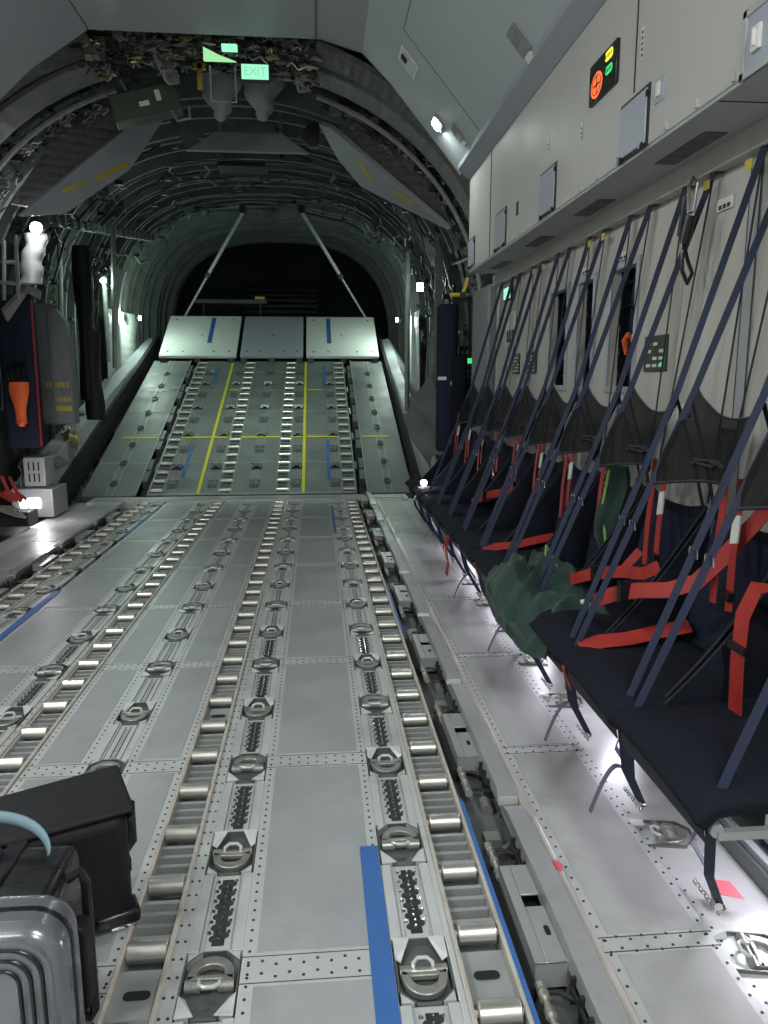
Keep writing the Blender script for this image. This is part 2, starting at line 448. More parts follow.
roller_track(-.365, Y0F, YEND, .065, 'roller track on the floor behind and left of the suitcases', 3.279)
roller_track(.355, Y0F, YEND, .060, 'roller track on the floor directly right of the suitcases', 1.75, plates=(3,9,21))
roller_track(1.195, Y0F, YEND, .065, 'rightmost roller track on the level floor, beside the side locks', 1.74, plates=(3,15,21))

# ------------------------------------------------------------------ PITS WITH CARGO LOCKS, KERB RAILS
for s in (1,-1):
    x0, x1 = sorted((s*1.265, s*1.46))
    y0p = Y0F
    MB().box(x0, x1, y0p, YEND, -.0749, -.07).build('pit_bottom', 'tray', fl)
    k = MB()
    k.prism([(s*1.466,-.07),(s*1.497,-.07),(s*1.497,.012),(s*1.488,.016),(s*1.466,.016)], 'y', y0p, YEND)
    o = k.build('side_rail', 'rail', None, bevel=.003)
    tag(o, 'long pale metal kerb rail along the right walkway edge' if s > 0 else 'long pale metal kerb rail along the left walkway edge', 'rail')
def make_lock():
    t = thing('cargo_lock', 'x', 'cargo lock', group='cargo locks in the side pits')
    b = MB()    # local: +x outboard, y along; housing box with square opening
    x0, x1, y0, y1, z1 = -.062, .060, -.19, .19, .018
    for a in ((x0,-.03,y0,y1),(.022,x1,y0,y1),(-.03,.022,y0,-.028+.04),(-.03,.022,.06,y1)): b.box(a[0],a[1],a[2],a[3],z1-.008,z1)
    b.box(x0,x0+.006,y0,y1,-.055,z1); b.box(x0,x1,y0,y0+.006,-.055,z1); b.box(x0,x1,y1-.006,y1,-.055,z1)
    b.build('housing', 'lock', t, bevel=.003)
    MB().box(-.05,.055,-.18,.18,-.05,-.035).build('inner_plate', 'black', t); MB().box(-.098,-.064,-.22,.22,-.065,-.02).build('side_gap', 'black', t)
    fl_ = MB()
    pr = [(-.50,.0),(-.49,.026),(-.44,.036),(-.2,.038),(-.12,.044),(.12,.044),(.2,.038),(.44,.036),(.49,.026),(.50,.0)]
    n = len(pr)
    vs = [(.022+.006*(z>.03), y, z) for y,z in pr] + [(.092, y, z*.9) for y,z in pr] + [(.061,y,-.06) for y,z in pr]
    fs = [tuple(range(n-1,-1,-1)), tuple(range(n,2*n))] + [(i,i+1,n+i+1,n+i) for i in range(n-1)] + [(i+1,i,2*n+i,2*n+i+1) for i in range(n-1)]
    fl_.add(vs, fs); fl_.build('guide_flange', 'lock', t, bevel=.002)
    h = MB().prism(rrect(-.005,.009,-.10,-.065,.006), 'z', .0182, .0195); h.build('slot', 'black', t, smooth=0)
    for yy in (.26,-.30):
        s_ = MB(); s_.cyl((-.055,yy-.075,-.02),(-.055,yy+.075,-.02),.0085,12)
        for q in (-.075,-.05,.0,.05,.075): s_.cyl((-.055,yy+q-.010,-.02),(-.055,yy+q+.010,-.02),.014,14)
        s_.build('hinge_shaft', 'steel', t)
        c = MB()
        for q in (-.07,-.01,.05):
            c.box(.01,.058,yy+q,yy+q+.010,-.05,.022)
        c.box(.05,.058,yy-.07,yy+.06,-.03,.022); c.box(.008,.016,yy-.07,yy+.06,-.01,.0)
        c.tube([(-.055,yy+.06,-.02),(-.02,yy+.05,-.012),(.03,yy+.02,-.02)],.006,8)
        c.tube([(-.055,yy-.06,-.02),(-.01,yy-.05,-.025),(.04,yy-.08,-.02)],.006,8)
        c.build('latch_bracket', 'dark', t)
    g = MB(); g.cyl((-.04,.33,-.05),(.05,.40,-.05),.012,10); g.cyl((.0,-.38,-.055),(.0,-.44,-.055),.02,12); g.box(-.05,.0,.40,.45,-.07,-.04)
    for q in range(10):
        x = random.uniform(-.06,.045); y = random.choice((random.uniform(.2,.48), random.uniform(-.48,-.2)))
        if q % 2: g.cyl((x,y,-.07),(x,y,-.07+random.uniform(.01,.035)), random.uniform(.005,.012), 8)
        else: g.box(x,x+random.uniform(.01,.03),y,y+random.uniform(.01,.04),-.07,-.07+random.uniform(.01,.03))
    g.build('lock_fasteners', 'cast', t)
    return t
lock0 = make_lock(); lk = tree_of(lock0)
for i in range(8):
    lab = f'{ORD[i]} grey cargo lock in the pit along the right walkway'
    if i == 0: o = lock0; o['label'] = lab
    else: o = copy_tree(lock0, lk, lab)
    o.location = (1.372, 1.79+i*1.034, 0)
for i, y in enumerate((5.05, 6.06, 7.1, 8.13)):
    o = copy_tree(lock0, lk, f'{ORD[i]} grey cargo lock in the pit along the left walkway')
    o.location = (-1.372, y, 0); o.rotation_euler = (0,0,math.pi)

# tapes on the floor
def tape(x0, x1, y0, y1, z, label, m='blue'):
    o = MB().box(x0, x1, y0, y1, z, z+.0012).build('floor_tape', m, smooth=0); tag(o, label, 'tape'); return o
tape(.912, .968, .9, 2.13, .0024, 'wide blue tape strip in the foreground between two tie-down strips')
tape(1.262, 1.275, .9, 2.35, .0125, 'thin blue tape along the rail of the nearest right rollers')
tape(1.262, 1.275, 4.1, 5.15, .0125, 'short blue tape on the right track rail in mid floor')
tape(.945, .972, 7.0, 8.6, .0024, 'blue tape far down the floor before the ramp, right')
tape(-1.0, -.955, 3.9, 5.2, .0024, 'blue tape at the left frame edge on the floor')
tape(-1.0, -.96, 7.0, 8.5, .0024, 'blue tape far down the floor on the left side')
o = MB().prism([(1.458,1.955),(1.49,1.94),(1.50,1.97),(1.492,1.985),(1.474,1.99)], 'z', .0165, .018).build('tag', 'pink', smooth=0); tag(o, 'small pink tag stuck on the kerb rail in the foreground', 'tag')
o = MB().poly([(1.885,1.80,.02),(1.945,1.77,.022),(1.935,1.83,.034),(1.89,1.85,.03)], .0015).build('tag', 'pink', smooth=0); tag(o, 'red tag lying beside the walkway tie-down ring under nearest seat', 'tag')

# ------------------------------------------------------------------ SIDE WALLS
WX = 2.2
def wall_side(s):
    nm = 'right' if s > 0 else 'left'
    ye = 5.95 if s > 0 else 5.6
    w = MB()
    X = lambda a, b: sorted((s*a, s*b))
    ops = [(3.32,3.60),(3.84,4.06),(4.25,4.55)] if s > 0 else []
    zo0, zo1 = 1.39, 1.92
    w.box(*X(WX,WX+.04), -4, ye, -.07, zo0 if ops else 2.25)
    if ops:
        w.box(*X(WX,WX+.04), -4, ye, zo1, 2.25); y = -4
        for a, b in ops: w.box(*X(WX,WX+.04), y, a, zo0, zo1); y = b
        w.box(*X(WX,WX+.04), y, ye, zo0, zo1)
    wo = struct(w.build('wall_'+nm, 'fabricwall'))
    # vertical trim joints
    tj = MB()
    for y in (2.43, 1.2, 0): tj.box(*X(WX-.006,WX), y-.03, y+.03, 0, 2.2)
    tj.build('joint_strip', 'soffit', wo, bevel=.002)
    sm = MB(); 
    for y in (2.40,2.46,1.17,1.23): sm.box(*X(WX-.0075,WX-.005), y-.002, y+.002, 0, 2.2)
    sm.build('joint_seam', 'rivet', wo, smooth=0)
    # overhead locker box: face, soffit
    b = MB(); b.prism([(s*1.925,2.2),(s*1.925,2.845),(s*1.965,2.90),(s*2.3,2.90),(s*2.3,2.215),(s*2.2,2.215)], 'y', -4, 5.72 if s > 0 else 5.6)
    bo = b.build('wall_overhead_'+nm, 'wall', None, bevel=.004); struct(bo)
    so = MB().box(*X(1.93,2.19), -4, 5.71, 2.19, 2.2).build('soffit_panel', 'soffit', bo)
    MB().box(*X(2.15,2.2), -4, 5.9, 2.12, 2.2).build('strap_rail', 'fabricwall', bo, bevel=.003)
    vents = [(2.46,2.82),(3.37,3.70),(4.23,4.55),(5.12,5.47)]
    if s > 0:
        v = MB()
        for a, c in vents: v.prism([(2.03,a),(2.105,a),(2.105,c),(2.03,c)], 'z', 2.186, 2.19)
        v.build('soffit_vent', 'quilt', bo)
        sc = MB(); sc.box(1.9215,1.925, 2.78,2.786, 2.41,2.845); sc.box(1.9215,1.925,5.02,5.026,2.2,2.845); sc.box(1.9215,1.925,-.2,-.194,2.2,2.845)
        sc.box(1.935,2.19,2.20,2.204,2.188,2.19)
        sc.build('panel_joint', 'rivet', bo, smooth=0)
        st = MB()
        for i in range(22):
            y = 1.3+i*.2; st.box(1.917,1.925,y,y+.012,2.205,2.23)
        st.build('edge_clip', 'wall', bo)
    return wo, bo
wr, br = wall_side(1); wl, bl_ = wall_side(-1)

# windows covers on the overhead face (window blinds)
def blind(y0, y1, z0, z1, label, offs=.02):
    t = thing('window_cover', label, 'window cover', (1.925, (y0+y1)/2, z0), group=None)
    w = (y1-y0)/2; h = z1-z0
    MB().box(-.004,.0,-w-.012,w+.012,-.006,h+.012).build('frame', 'dark', t)
    MB().box(-.010,-.004,-w,w,.006,h).build('blind', 'window', t, bevel=.003)
    MB().box(-.012,-.002,w-.03,w-.012,-.008,.012).box(-.012,-.002,-w+.012,-w+.03,-.008,.012).box(-.012,-.002,-w-.006,-w+.004,h-.03,h-.01).build('hinge', 'black', t, split=True)
blind(2.655,2.88,2.205,2.385, 'square grey window cover on the overhead panel below the lit sign')
blind(3.66,3.895,2.21,2.405, 'grey window cover, second along the overhead wall panel')
blind(4.60,4.865,2.21,2.41, 'grey window cover, third along the overhead wall panel')
blind(5.50,5.69,2.22,2.405, 'grey window cover farthest along the overhead wall panel')
# recessed hatch at the frame's right edge
t = thing('recessed_hatch', 'recessed grey hatch with a latch at the top right corner', 'hatch', (1.925, 2.0, 2.19))
MB().box(-.006,0,-.30,-.28,0,.17).box(-.006,0,.055,.075,0,.17).box(-.006,0,-.30,.075,.15,.17).box(-.006,0,-.30,.075,0,.02).build('frame', 'soffit', t, bevel=.002)
MB().box(-.002,.0,-.28,.055,.02,.15).build('door', 'window', t)
MB().box(-.012,-.002,-.02,.02,.05,.11).box(-.02,-.01,-.005,.005,.06,.1).build('latch', 'label', t, bevel=.002)
# lit sign: no-smoking disc, amber and green symbols
t = thing('lit_sign', 'black lit sign with red disc and amber and green symbols', 'sign', (1.923, 3.075, 2.575), group=None)
MB().box(-.012,0,-.14,.14,-.075,.075).build('housing', 'plastic', t, bevel=.003)
def disc(mb, y, z, r, x=-.0125, sy=1., n=20):
    mb.add([(x, y+r*sy*math.cos(2*math.pi*i/n), z+r*math.sin(2*math.pi*i/n)) for i in range(n)] + [(x+.002, y+r*sy*math.cos(2*math.pi*i/n), z+r*math.sin(2*math.pi*i/n)) for i in range(n)],
           [tuple(range(n))]+[tuple(range(2*n-1,n-1,-1))]); return mb
disc(MB(), .055, -.018, .047, sy=1.3).build('red_symbol', 'e_red', t, smooth=0)
g = MB(); g.box(-.0135,-.0125,.02,.09,-.022,-.014).box(-.0135,-.0125,.050,.060,-.05,.014); g.tube([(-.0135,.055+.048*math.cos(a/10*6.283),-.018+.036*math.sin(a/10*6.283)) for a in range(10)], .002, 4, True)
g.build('symbol_bars', 'ink', t, smooth=0)
MB().prism(rrect(-.105,-.03,.028,.062,.015),'x',-.0135,-.0125).build('amber_symbol', 'e_yel', t, smooth=0)
MB().prism(rrect(-.105,-.04,-.022,.008,.013),'x',-.0135,-.0125).build('green_symbol', 'e_grn', t, smooth=0)
g = MB()
for i in range(5): g.box(-.0145,-.0135,-.095+i*.014,-.089+i*.014,.038,.052)
for i in range(4): g.box(-.0145,-.0135,-.095+i*.014,-.089+i*.014,-.014,.0)
g.build('symbol_marks', 'ink', t, smooth=0)
# small vertical labels on the overhead face
for y, z0, z1, w, lb in ((2.73,2.50,2.60,.012,'vertical white lettered label right of the sign'), (3.32,2.41,2.48,.012,'small vertical lettered label below left of the sign'), (2.33,2.62,2.74,.012,'tall vertical lettered label near the top edge of the wall'), (3.80,2.50,2.55,.012,'tiny vertical label above the second window cover')):
    t = thing('wall_label', lb, 'label', (1.9235, y, z0))
    MB().box(-.001,.0,-w,w,0,z1-z0).build('plate', 'label', t, smooth=0)
    g = MB(); n = int((z1-z0)/.018)
    for i in range(n): g.box(-.0018,-.001,-w*.5,w*.5,.006+i*.018,.015+i*.018)
    g.build('lettering', 'ink', t, smooth=0)
o = MB().box(1.922,1.925,4.33,4.37,2.32,2.39).build('wall_latch','dark'); tag(o,'small dark latch between the second and third window covers','latch')
# folded hatch flap beside first blind
t = thing('panel_handle', 'small pale recessed handle beside the nearest square window cover', 'handle', (1.925, 2.57, 2.31))
MB().box(-.004,0,-.035,.035,0,.075).build('plate','window',t,bevel=.002); MB().box(-.012,-.004,-.012,.012,.015,.06).build('lever','label',t,bevel=.002)

# openings in the lower right wall
def opening(y0, y1, label, extra=None):
    t = thing('wall_opening', label, 'wall opening', (WX, (y0+y1)/2, 1.39), group=None)
    w = (y1-y0)/2; h = .53
    MB().box(.16,.17,-w-.02,w+.02,-.02,h+.02).box(.04,.16,-w-.02,-w,-.02,h+.02).box(.04,.16,w,w+.02,-.02,h+.02).box(.04,.16,-w,w,h,h+.02).box(.04,.16,-w,w,-.02,0).build('recess','navy',t)
    f = MB(); 
    f.box(-.01,.0,-w-.03,-w,-.03,h+.03).box(-.01,0,w,w+.03,-.03,h+.03).box(-.01,0,-w,w,h,h+.03).box(-.01,0,-w,w,-.03,0)
    f.build('frame','window',t,bevel=.002)
    g = MB()
    for x in (-w*.35, w*.55): g.ribbon([(.08,x,.0),(.07,x*1.05,.25),(.08,x,.52)], .03, (0,1,0), .004)
    g.build('webbing','web',t)
    g = MB()
    for i in range(5):
        z = .05+i*.105; g.box(.055,.07,-w+.01,w-.01,z,z+.014); 
        for x in (-w+.03, w-.045): g.box(.03,.07,x,x+.02,z-.008,z+.024)
    g.build('rungs','plastic',t)
    if extra:
        MB().tube([(.05,-.06,.16),(.03,-.05,.22),(.03,.0,.235),(.03,.04,.21),(.05,.05,.15)],.014,8).build('handle','orange',t)
opening(3.32,3.60,'dark recess in the right wall with an orange handle inside', True)
opening(3.84,4.06,'dark laddered recess, middle of the three in the right wall')
opening(4.25,4.55,'dark narrow recess, farthest of the three in the right wall')
# electrical placards
def placard(y0, y1, z0, z1, label, m='olive', rows=4, e=False):
    t = thing('wall_placard', label, 'placard', (WX-.001, (y0+y1)/2, z0)); w = (y1-y0)/2; h = z1-z0
    MB().box(-.008,0,-w,w,0,h).build('plate', m, t, bevel=.001)
    g = MB()
    for i in range(rows):
        for j in range(3):
            if (i+j) % 4 != 3: g.box(-.010,-.008,-w*.75+j*w*.55,-w*.75+j*w*.55+w*.35,h*(.12+i*.8/rows),h*(.12+i*.8/rows)+h*.35/rows)
    g.build('markings', 'label' if m != 'label' else 'ink', t, smooth=0)
    if e: disc(MB(), -w*.6, h*.2, .008, -.0105).build('indicator', 'e_grn', t, smooth=0)
    return t
placard(2.98,3.19,1.455,1.60,'dark green switch placard on the wall behind the near headrests', e=True)
placard(4.81,5.04,1.46,1.60,'dark green placard on the wall left of the recesses', rows=5)
placard(5.22,5.40,1.46,1.60,'dark green placard by the far end of the wall', rows=5)
placard(5.36,5.62,1.66,1.90,'tall white notice on the far end of the wall', m='label', rows=1)
for y0, y1, z0, z1, lb in ((2.56,2.66,1.99,2.03,'small white printed label high on the wall beside nearest hook'),(3.42,3.56,1.955,1.99,'small white label above the recess with orange handle'),(3.90,4.02,1.96,1.99,'small white label above the middle recess'),(2.42,2.54,1.23,1.29,'white number label on the wall behind the nearest headrest mesh'),(2.72,2.86,1.27,1.33,'white label beside the thin strap behind the headrests')):
    placard(y0,y1,z0,z1,lb,m='label',rows=1)
t = thing('exit_sign','small lit green emergency sign at the far end of the wall','sign',(WX-.001,5.56,1.985))
MB().box(-.02,0,-.11,.11,0,.10).build('housing','dark',t,bevel=.002); MB().box(-.022,-.02,-.095,.095,.01,.09).build('lit_face','e_exit',t,smooth=0)
# yellow hook tags
for i,(y) in enumerate((2.66,2.40,3.62,3.80,4.58,4.78)):
    o = MB().box(WX-.053,WX-.050,y-.02,y+.02,2.065,2.095).build('hook_tag','yellowd',smooth=0)
    tag(o, ['yellow tag beside the hook with black cord','yellow tag by the nearest strap hook pair','yellow tag on the strap rail above middle recess','yellow tag just left of middle recess hook','yellow tag on the strap rail before farthest recess','farthest yellow tag along the strap rail'][i],'tag',group=None)

# ------------------------------------------------------------------ CEILING
CE = [(1.875,2.90),(1.86,2.925),(1.36,3.51),(1.16,3.70),(.87,3.78),(-.72,3.785),(-1.12,3.52),(-1.36,3.30),(-1.86,2.925),(-1.875,2.90)]
th = .05
c = MB(); out = [(x*1.04, z+.05) for x,z in CE]
n = len(CE)
c.prism(CE + out[::-1], 'y', -4, 5.85)
ce = struct(c.build('ceiling', 'ceil', smooth=20))
cv = MB()
for s in (1,-1):
    cv.prism([(s*1.925,2.845),(s*1.905,2.86),(s*1.845,2.915),(s*1.84,2.945),(s*1.89,2.95),(s*1.96,2.90)], 'y', -4, 5.76)
struct(cv.build('trim_1', 'cove', bevel=.004))
def ceil_pt(t, s=1):  # along the slanted panel 0 = top, 1 = bottom
    return (s*(1.36+.5*t), 3.51-.585*t)
sl = MB(); nrm = Vector((-.585,0,-.5)).normalized()*.002
def cseam(a, b, w=.005):
    a = Vector(a)+nrm; b = Vector(b)+nrm; d = (b-a).normalized(); q = d.cross(nrm).normalized()*w/2
    sl.poly([a-q,b-q,b+q,a+q], .001)
for y in (5.0, 3.0, 1.0): cseam((1.36,y,3.51),(1.86,y,2.925))
cseam((1.36,-3,3.51),(1.36,5.0,3.51)); cseam((1.845,-3,2.94),(1.845,5.0,2.94))
sl.box(.83,.838,-3,5.84,3.7775,3.7795); sl.box(-.72,-.712,-3,5.84,3.783,3.7835)
sl.build('ceiling_joint', 'rivet', ce, smooth=0)
def on_ceil(o, t, y, s=1):
    x, z = ceil_pt(t, s); sl_ = math.atan2(.585, .5)
    o.location = (x, y, z); o.rotation_euler = (0, s*sl_, 0)
    return o
# ceiling lamp, latch, device
def ceil_lamp(t_, y, label, s=1, e='e_lamp'):
    t = thing('ceiling_lamp', label, 'lamp'); on_ceil(t, t_, y, s)
    MB().prism(rrect(-.05,.05,-.09,.09,.03), 'z', -.012, 0).build('housing','cove',t,bevel=.002)
    MB().prism(rrect(-.033,.033,-.06,.06,.025), 'z', -.020, -.012).build('lens', e, t, smooth=0)
    return t
ceil_lamp(.60, 5.55, 'bright round ceiling lamp on the slanted panel near its aft end')
t = thing('ceiling_latch','white framed diamond-shaped latch plate on the slanted ceiling panel','latch'); on_ceil(t,.13,5.28)
MB().box(-.085,.085,-.105,.105,-.006,0).build('frame','label',t,bevel=.003); MB().box(-.07,.07,-.085,.085,-.008,-.006).build('plate','window',t); MB().box(-.06,-.01,-.03,.03,-.014,-.008).build('grip','black',t,bevel=.002)
t = thing('ceiling_device','dark rectangular catch with white end on slanted ceiling panel','catch'); on_ceil(t,.92,3.87)
MB().box(-.12,.02,-.06,.06,-.012,0).build('body','quiltl',t,bevel=.003); MB().box(.02,.06,-.04,.04,-.014,0).build('end_cap','label',t,bevel=.002)
t = thing('ceiling_device','dark rectangular catch below the bright ceiling lamp','catch'); on_ceil(t,.86,5.35)
MB().box(-.10,.02,-.05,.05,-.012,0).build('body','quiltl',t,bevel=.003); MB().box(.02,.05,-.03,.03,-.014,0).build('end_cap','label',t,bevel=.002)
# forward bulkhead (behind the camera)
struct(MB().box(-2.4,2.4,-4.05,-4,-.2,4).build('wall_front','ceil'))

# ------------------------------------------------------------------ AFT HULL
def sec(Y):
    u = (Y-5.85)/10.
    W = 2.42+.42*min(u,1)-max(0,u-1)*.5; T = 3.98+.75*min(u*1.0,1); zc = 1.8+.3*u
    return W, T, zc
def hpt(Y, a, off=0.):   # a: 0 right horizontal, pi/2 top, pi left
    W, T, zc = sec(Y); n = 2.1+.6*max(0,min(1,(Y-8)/4)); H = T-zc
    c_, s_ = math.cos(a), math.sin(a)
    Hh = H if s_ >= 0 else (zc+.6)
    n = n if s_ >= 0 else 6
    x = (W-off)*math.copysign(abs(c_)**(2/n), c_); z = zc+(Hh-off)*math.copysign(abs(s_)**(2/n), s_)
    return (x, Y, z)
A0, A1 = R(-40), R(220)
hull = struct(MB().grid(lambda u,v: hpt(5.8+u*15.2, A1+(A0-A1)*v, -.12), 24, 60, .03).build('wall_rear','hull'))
MB().prism([(hpt(21, A0+(A1-A0)*i/40, -.12)[0], hpt(21, A0+(A1-A0)*i/40, -.12)[2]) for i in range(41)], 'y', 20.95, 21.05).build('aft_bulkhead','black',hull)
# collar between cabin ceiling and hull (dark gap closer)
def ringband(Y0, Y1, o0, o1, a0, a1, name, m, parent=None, th=.03, n=60, flat=True):
    g = MB(); g.grid(lambda u,v: tuple(Vector(hpt(Y0+(Y1-Y0)*u, a1+(a0-a1)*v, o0+(o1-o0)*u))), 3, n, th)
    return g.build(name, m, parent)
def ringtube(Y, off, r, a0, a1, name, m, parent=None, n=50, seg=6):
    return MB().tube([hpt(Y, a0+(a1-a0)*i/n, off) for i in range(n+1)], r, seg).build(name, m, parent)
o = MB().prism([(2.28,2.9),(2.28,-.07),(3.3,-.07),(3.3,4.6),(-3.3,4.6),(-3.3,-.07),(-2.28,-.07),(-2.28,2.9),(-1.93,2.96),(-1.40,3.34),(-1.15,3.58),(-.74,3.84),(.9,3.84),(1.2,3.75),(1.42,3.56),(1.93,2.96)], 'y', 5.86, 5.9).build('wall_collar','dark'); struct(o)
# quilted arch covers
for (ya,yb,oa,ob,m,lb) in ((5.92,6.45,.10,.06,'quilt','dark quilted arch cover by the ceiling edge'),(6.47,7.05,.10,.04,'quiltl','paler padded arch cover behind the dark one')):
    for a0,a1,sd in ((R(2),R(70),'right'),(R(108),R(178),'left')):
        g = MB()
        g.grid(lambda u,v: tuple(Vector(hpt(ya+(yb-ya)*u, a1+(a0-a1)*v, oa+(ob-oa)*u+.05*math.sin(math.pi*u)))), 6, 30, .04)
        o = g.build('arch_cover', m); tag(o, lb+', '+sd+' side', 'arch cover')
for a0,a1,lb in ((R(5),R(70),'right'),(R(110),R(178),'left')):
    o = MB(); o.tube([hpt(7.12, a0+(a1-a0)*i/30, .12) for i in range(31)], .022, 8)
    o.grid(lambda u,v: hpt(7.09+.05*u, a1+(a0-a1)*v, .13+.0*u), 1, 30, .02)
    o = o.build('arch_tube','pipe'); tag(o, f'thin bright tube following the {lb} side of the arch','tube')

# hull frames (rings)
for i in range(26):
    Y = 7.7+i*.46
    fr = MB()
    d = .07 if i % 3 else .12
    g = []
    n = 56; b0, b1 = (A0, A1) if Y > 9.3 else (R(22), R(158))
    for j in range(n+1):
        a = b0+(b1-b0)*j/n
        p = [hpt(Y-.02, a, -.08), hpt(Y-.02, a, d), hpt(Y+.05, a, d), hpt(Y+.05, a, d-.02), hpt(Y, a, d-.02), hpt(Y, a, -.08)]
        g += p
    fs = []
    for j in range(n):
        for q in range(6): fs.append((j*6+q, j*6+(q+1)%6, j*6+6+(q+1)%6, j*6+6+q))
    fr.add(g, fs); fr.build('hull_frame','frame',hull)
# stringers
st = MB()
for a in range(10, 172, 9):
    st.tube([hpt(7.3+i*1.3, R(a), -.02) for i in range(10)], .018, 5)
st.build('stringer','frame',hull)

# pipes and cable clutter at the arch crown and around the arch
def clutter(n, a0, a1, y0, y1, o0, o1, name, label, ms=('pipe','brass','dark'), rr=(.006,.016), ln=(.1,.5)):
    t = thing(name, label, 'pipes', (0,0,0))
    mbs = {m: MB() for m in sorted(set(ms))}
    for i in range(n):
        m = random.choice(ms); a = random.uniform(a0,a1); y = random.uniform(y0,y1); of = random.uniform(o0,o1); r = random.uniform(*rr)
        k = random.random(); l = random.uniform(*ln)
        if k < .4: pts = [hpt(y+l*q/4, a+.02*math.sin(q*2+i), of) for q in range(5)]
        elif k < .75: pts = [hpt(y+.01*math.sin(q+i), a+l*.35*q/5, of+.02*math.sin(q*1.7+i)) for q in range(6)]
        else:
            p = Vector(hpt(y,a,of)); mb = mbs[m]; s_ = random.uniform(.015,.05)
            mb.box(p.x-s_,p.x+s_,p.y-s_*.7,p.y+s_*.7,p.z-s_*.6,p.z+s_*.6); continue
        mbs[m].tube(pts, r, 6)
    for m in sorted(set(ms)): mbs[m].build({'pipe':'metal_pipes','brass':'brass_pipes','dark':'dark_hoses','yellow':'yellow_clips','frame':'brackets'}[m], m, t)
    t2 = t; t2['kind'] = 'stuff'
    return t
clutter(620, R(69), R(111), 6.0, 6.6, .0, .22, 'pipe_cluster','dense tangle of small pipes and valves at the crown of the arch',('pipe','dark','frame','dark','brass'),(.004,.009),(.03,.20))
clutter(160, R(112), R(176), 7.2, 7.45, .0, .16, 'cable_cluster','cables and connectors along the left side of the arch',('pipe','dark','frame'),(.004,.010),(.05,.25))
clutter(160, R(4), R(68), 7.2, 7.45, .0, .16, 'cable_cluster','cables and connectors along the right side of the arch',('pipe','dark','frame'),(.004,.010),(.05,.25))
clutter(160, R(30), R(150), 9, 15, .05, .25, 'pipe_cluster','pipes and cables running along the ceiling over the ramp',('frame','dark'),(.008,.018),(.5,1.6))
clutter(150, R(150), R(205), 8.2, 12.8, .04, .22, 'cable_cluster','cables and brackets on the left hull side by the ramp',('dark','frame'),(.008,.02),(.1,.6))
clutter(150, R(-25), R(30), 8.2, 12.8, .04, .22, 'cable_cluster','cables and brackets on the right hull side by the ramp',('dark','frame'),(.008,.02),(.1,.6))

# pixel ray helper used while laying out the arch pieces: a point on the plane y = Y
CAM = Vector((.8,0,1.42)); F_ = 760.; THc = math.atan(132/F_); PSc = math.atan(68*math.cos(THc)/F_)
def at(px, py, Y):
    f = Vector((math.sin(PSc)*math.cos(THc), math.cos(PSc)*math.cos(THc), -math.sin(THc)))
    r = Vector((math.cos(PSc), -math.sin(PSc), 0)); u = r.cross(f)
    d = f + r*((px-384)/F_) + u*(-(py-512)/F_)
    return CAM + d*(Y/d.y)
# hinged grey flaps with yellow marks, left and right of the arch
def flap(pts, label, th=.05, marks=(), m='flapgrey'):
    t = thing('hinged_panel', label, 'panel', tuple(at(*pts[0])))
    O = at(*pts[0]); A_, B_ = at(*pts[len(pts)//3])-O, at(*pts[2*len(pts)//3])-O
    n = A_.cross(B_).normalized()
    if n.y > 0: n = -n
    def onp(px,py):
        a = at(px,py,1.)-CAM; tt = (O-CAM).dot(n)/a.dot(n); return CAM+a*tt-O
    P = [onp(p[0],p[1]) for p in pts]
    if (P[1]-P[0]).cross(P[2]-P[0]).dot(n) < 0: P = P[::-1]
    MB().poly([p-n*th for p in P], th).build('panel', m, t, bevel=.008)
    for q in marks:
        Q = [onp(*p) for p in q]
        if (Q[1]-Q[0]).cross(Q[2]-Q[0]).dot(n) < 0: Q = Q[::-1]
        MB().poly([v+n*.001 for v in Q], .003).build('marking','yellowd',t,smooth=0)
    return t
flap([(20,217,7.2),(66,214,7.5),(130,170,7.9),(165,118,8.0),(140,118,7.8),(122,132,7.5)], 'long grey hinged panel with yellow marks, left of the arch',
     marks=(((62,189),(86,180),(86,184),(64,193)),((94,178),(126,161),(128,165),(96,182))))
flap([(449,231,7.3),(440,222,7.35),(330,128,7.7),(318,124,8.3),(338,160,8.2),(362,188,8.1)], 'long grey hinged panel with yellow marks, right of the arch',
     marks=(((356,160),(362,161),(374,180),(369,180)),((394,188),(414,202),(412,205),(393,192))))
t = thing('quilted_panel','dark quilted cover filling the left arch recess','cover',(0,0,0))
MB().poly([at(12,205,7.45),at(30,208,7.45),at(126,130,7.75),at(112,97,7.7),at(60,130,7.5)], .03).build('cover','quilt',t)
t = thing('quilted_panel','dark quilted cover filling the right arch recess','cover',(0,0,0))
MB().poly([at(452,224,7.45),at(438,216,7.45),at(340,128,7.75),at(352,100,7.7),at(410,140,7.5)][::-1], .03).build('cover','quilt',t)
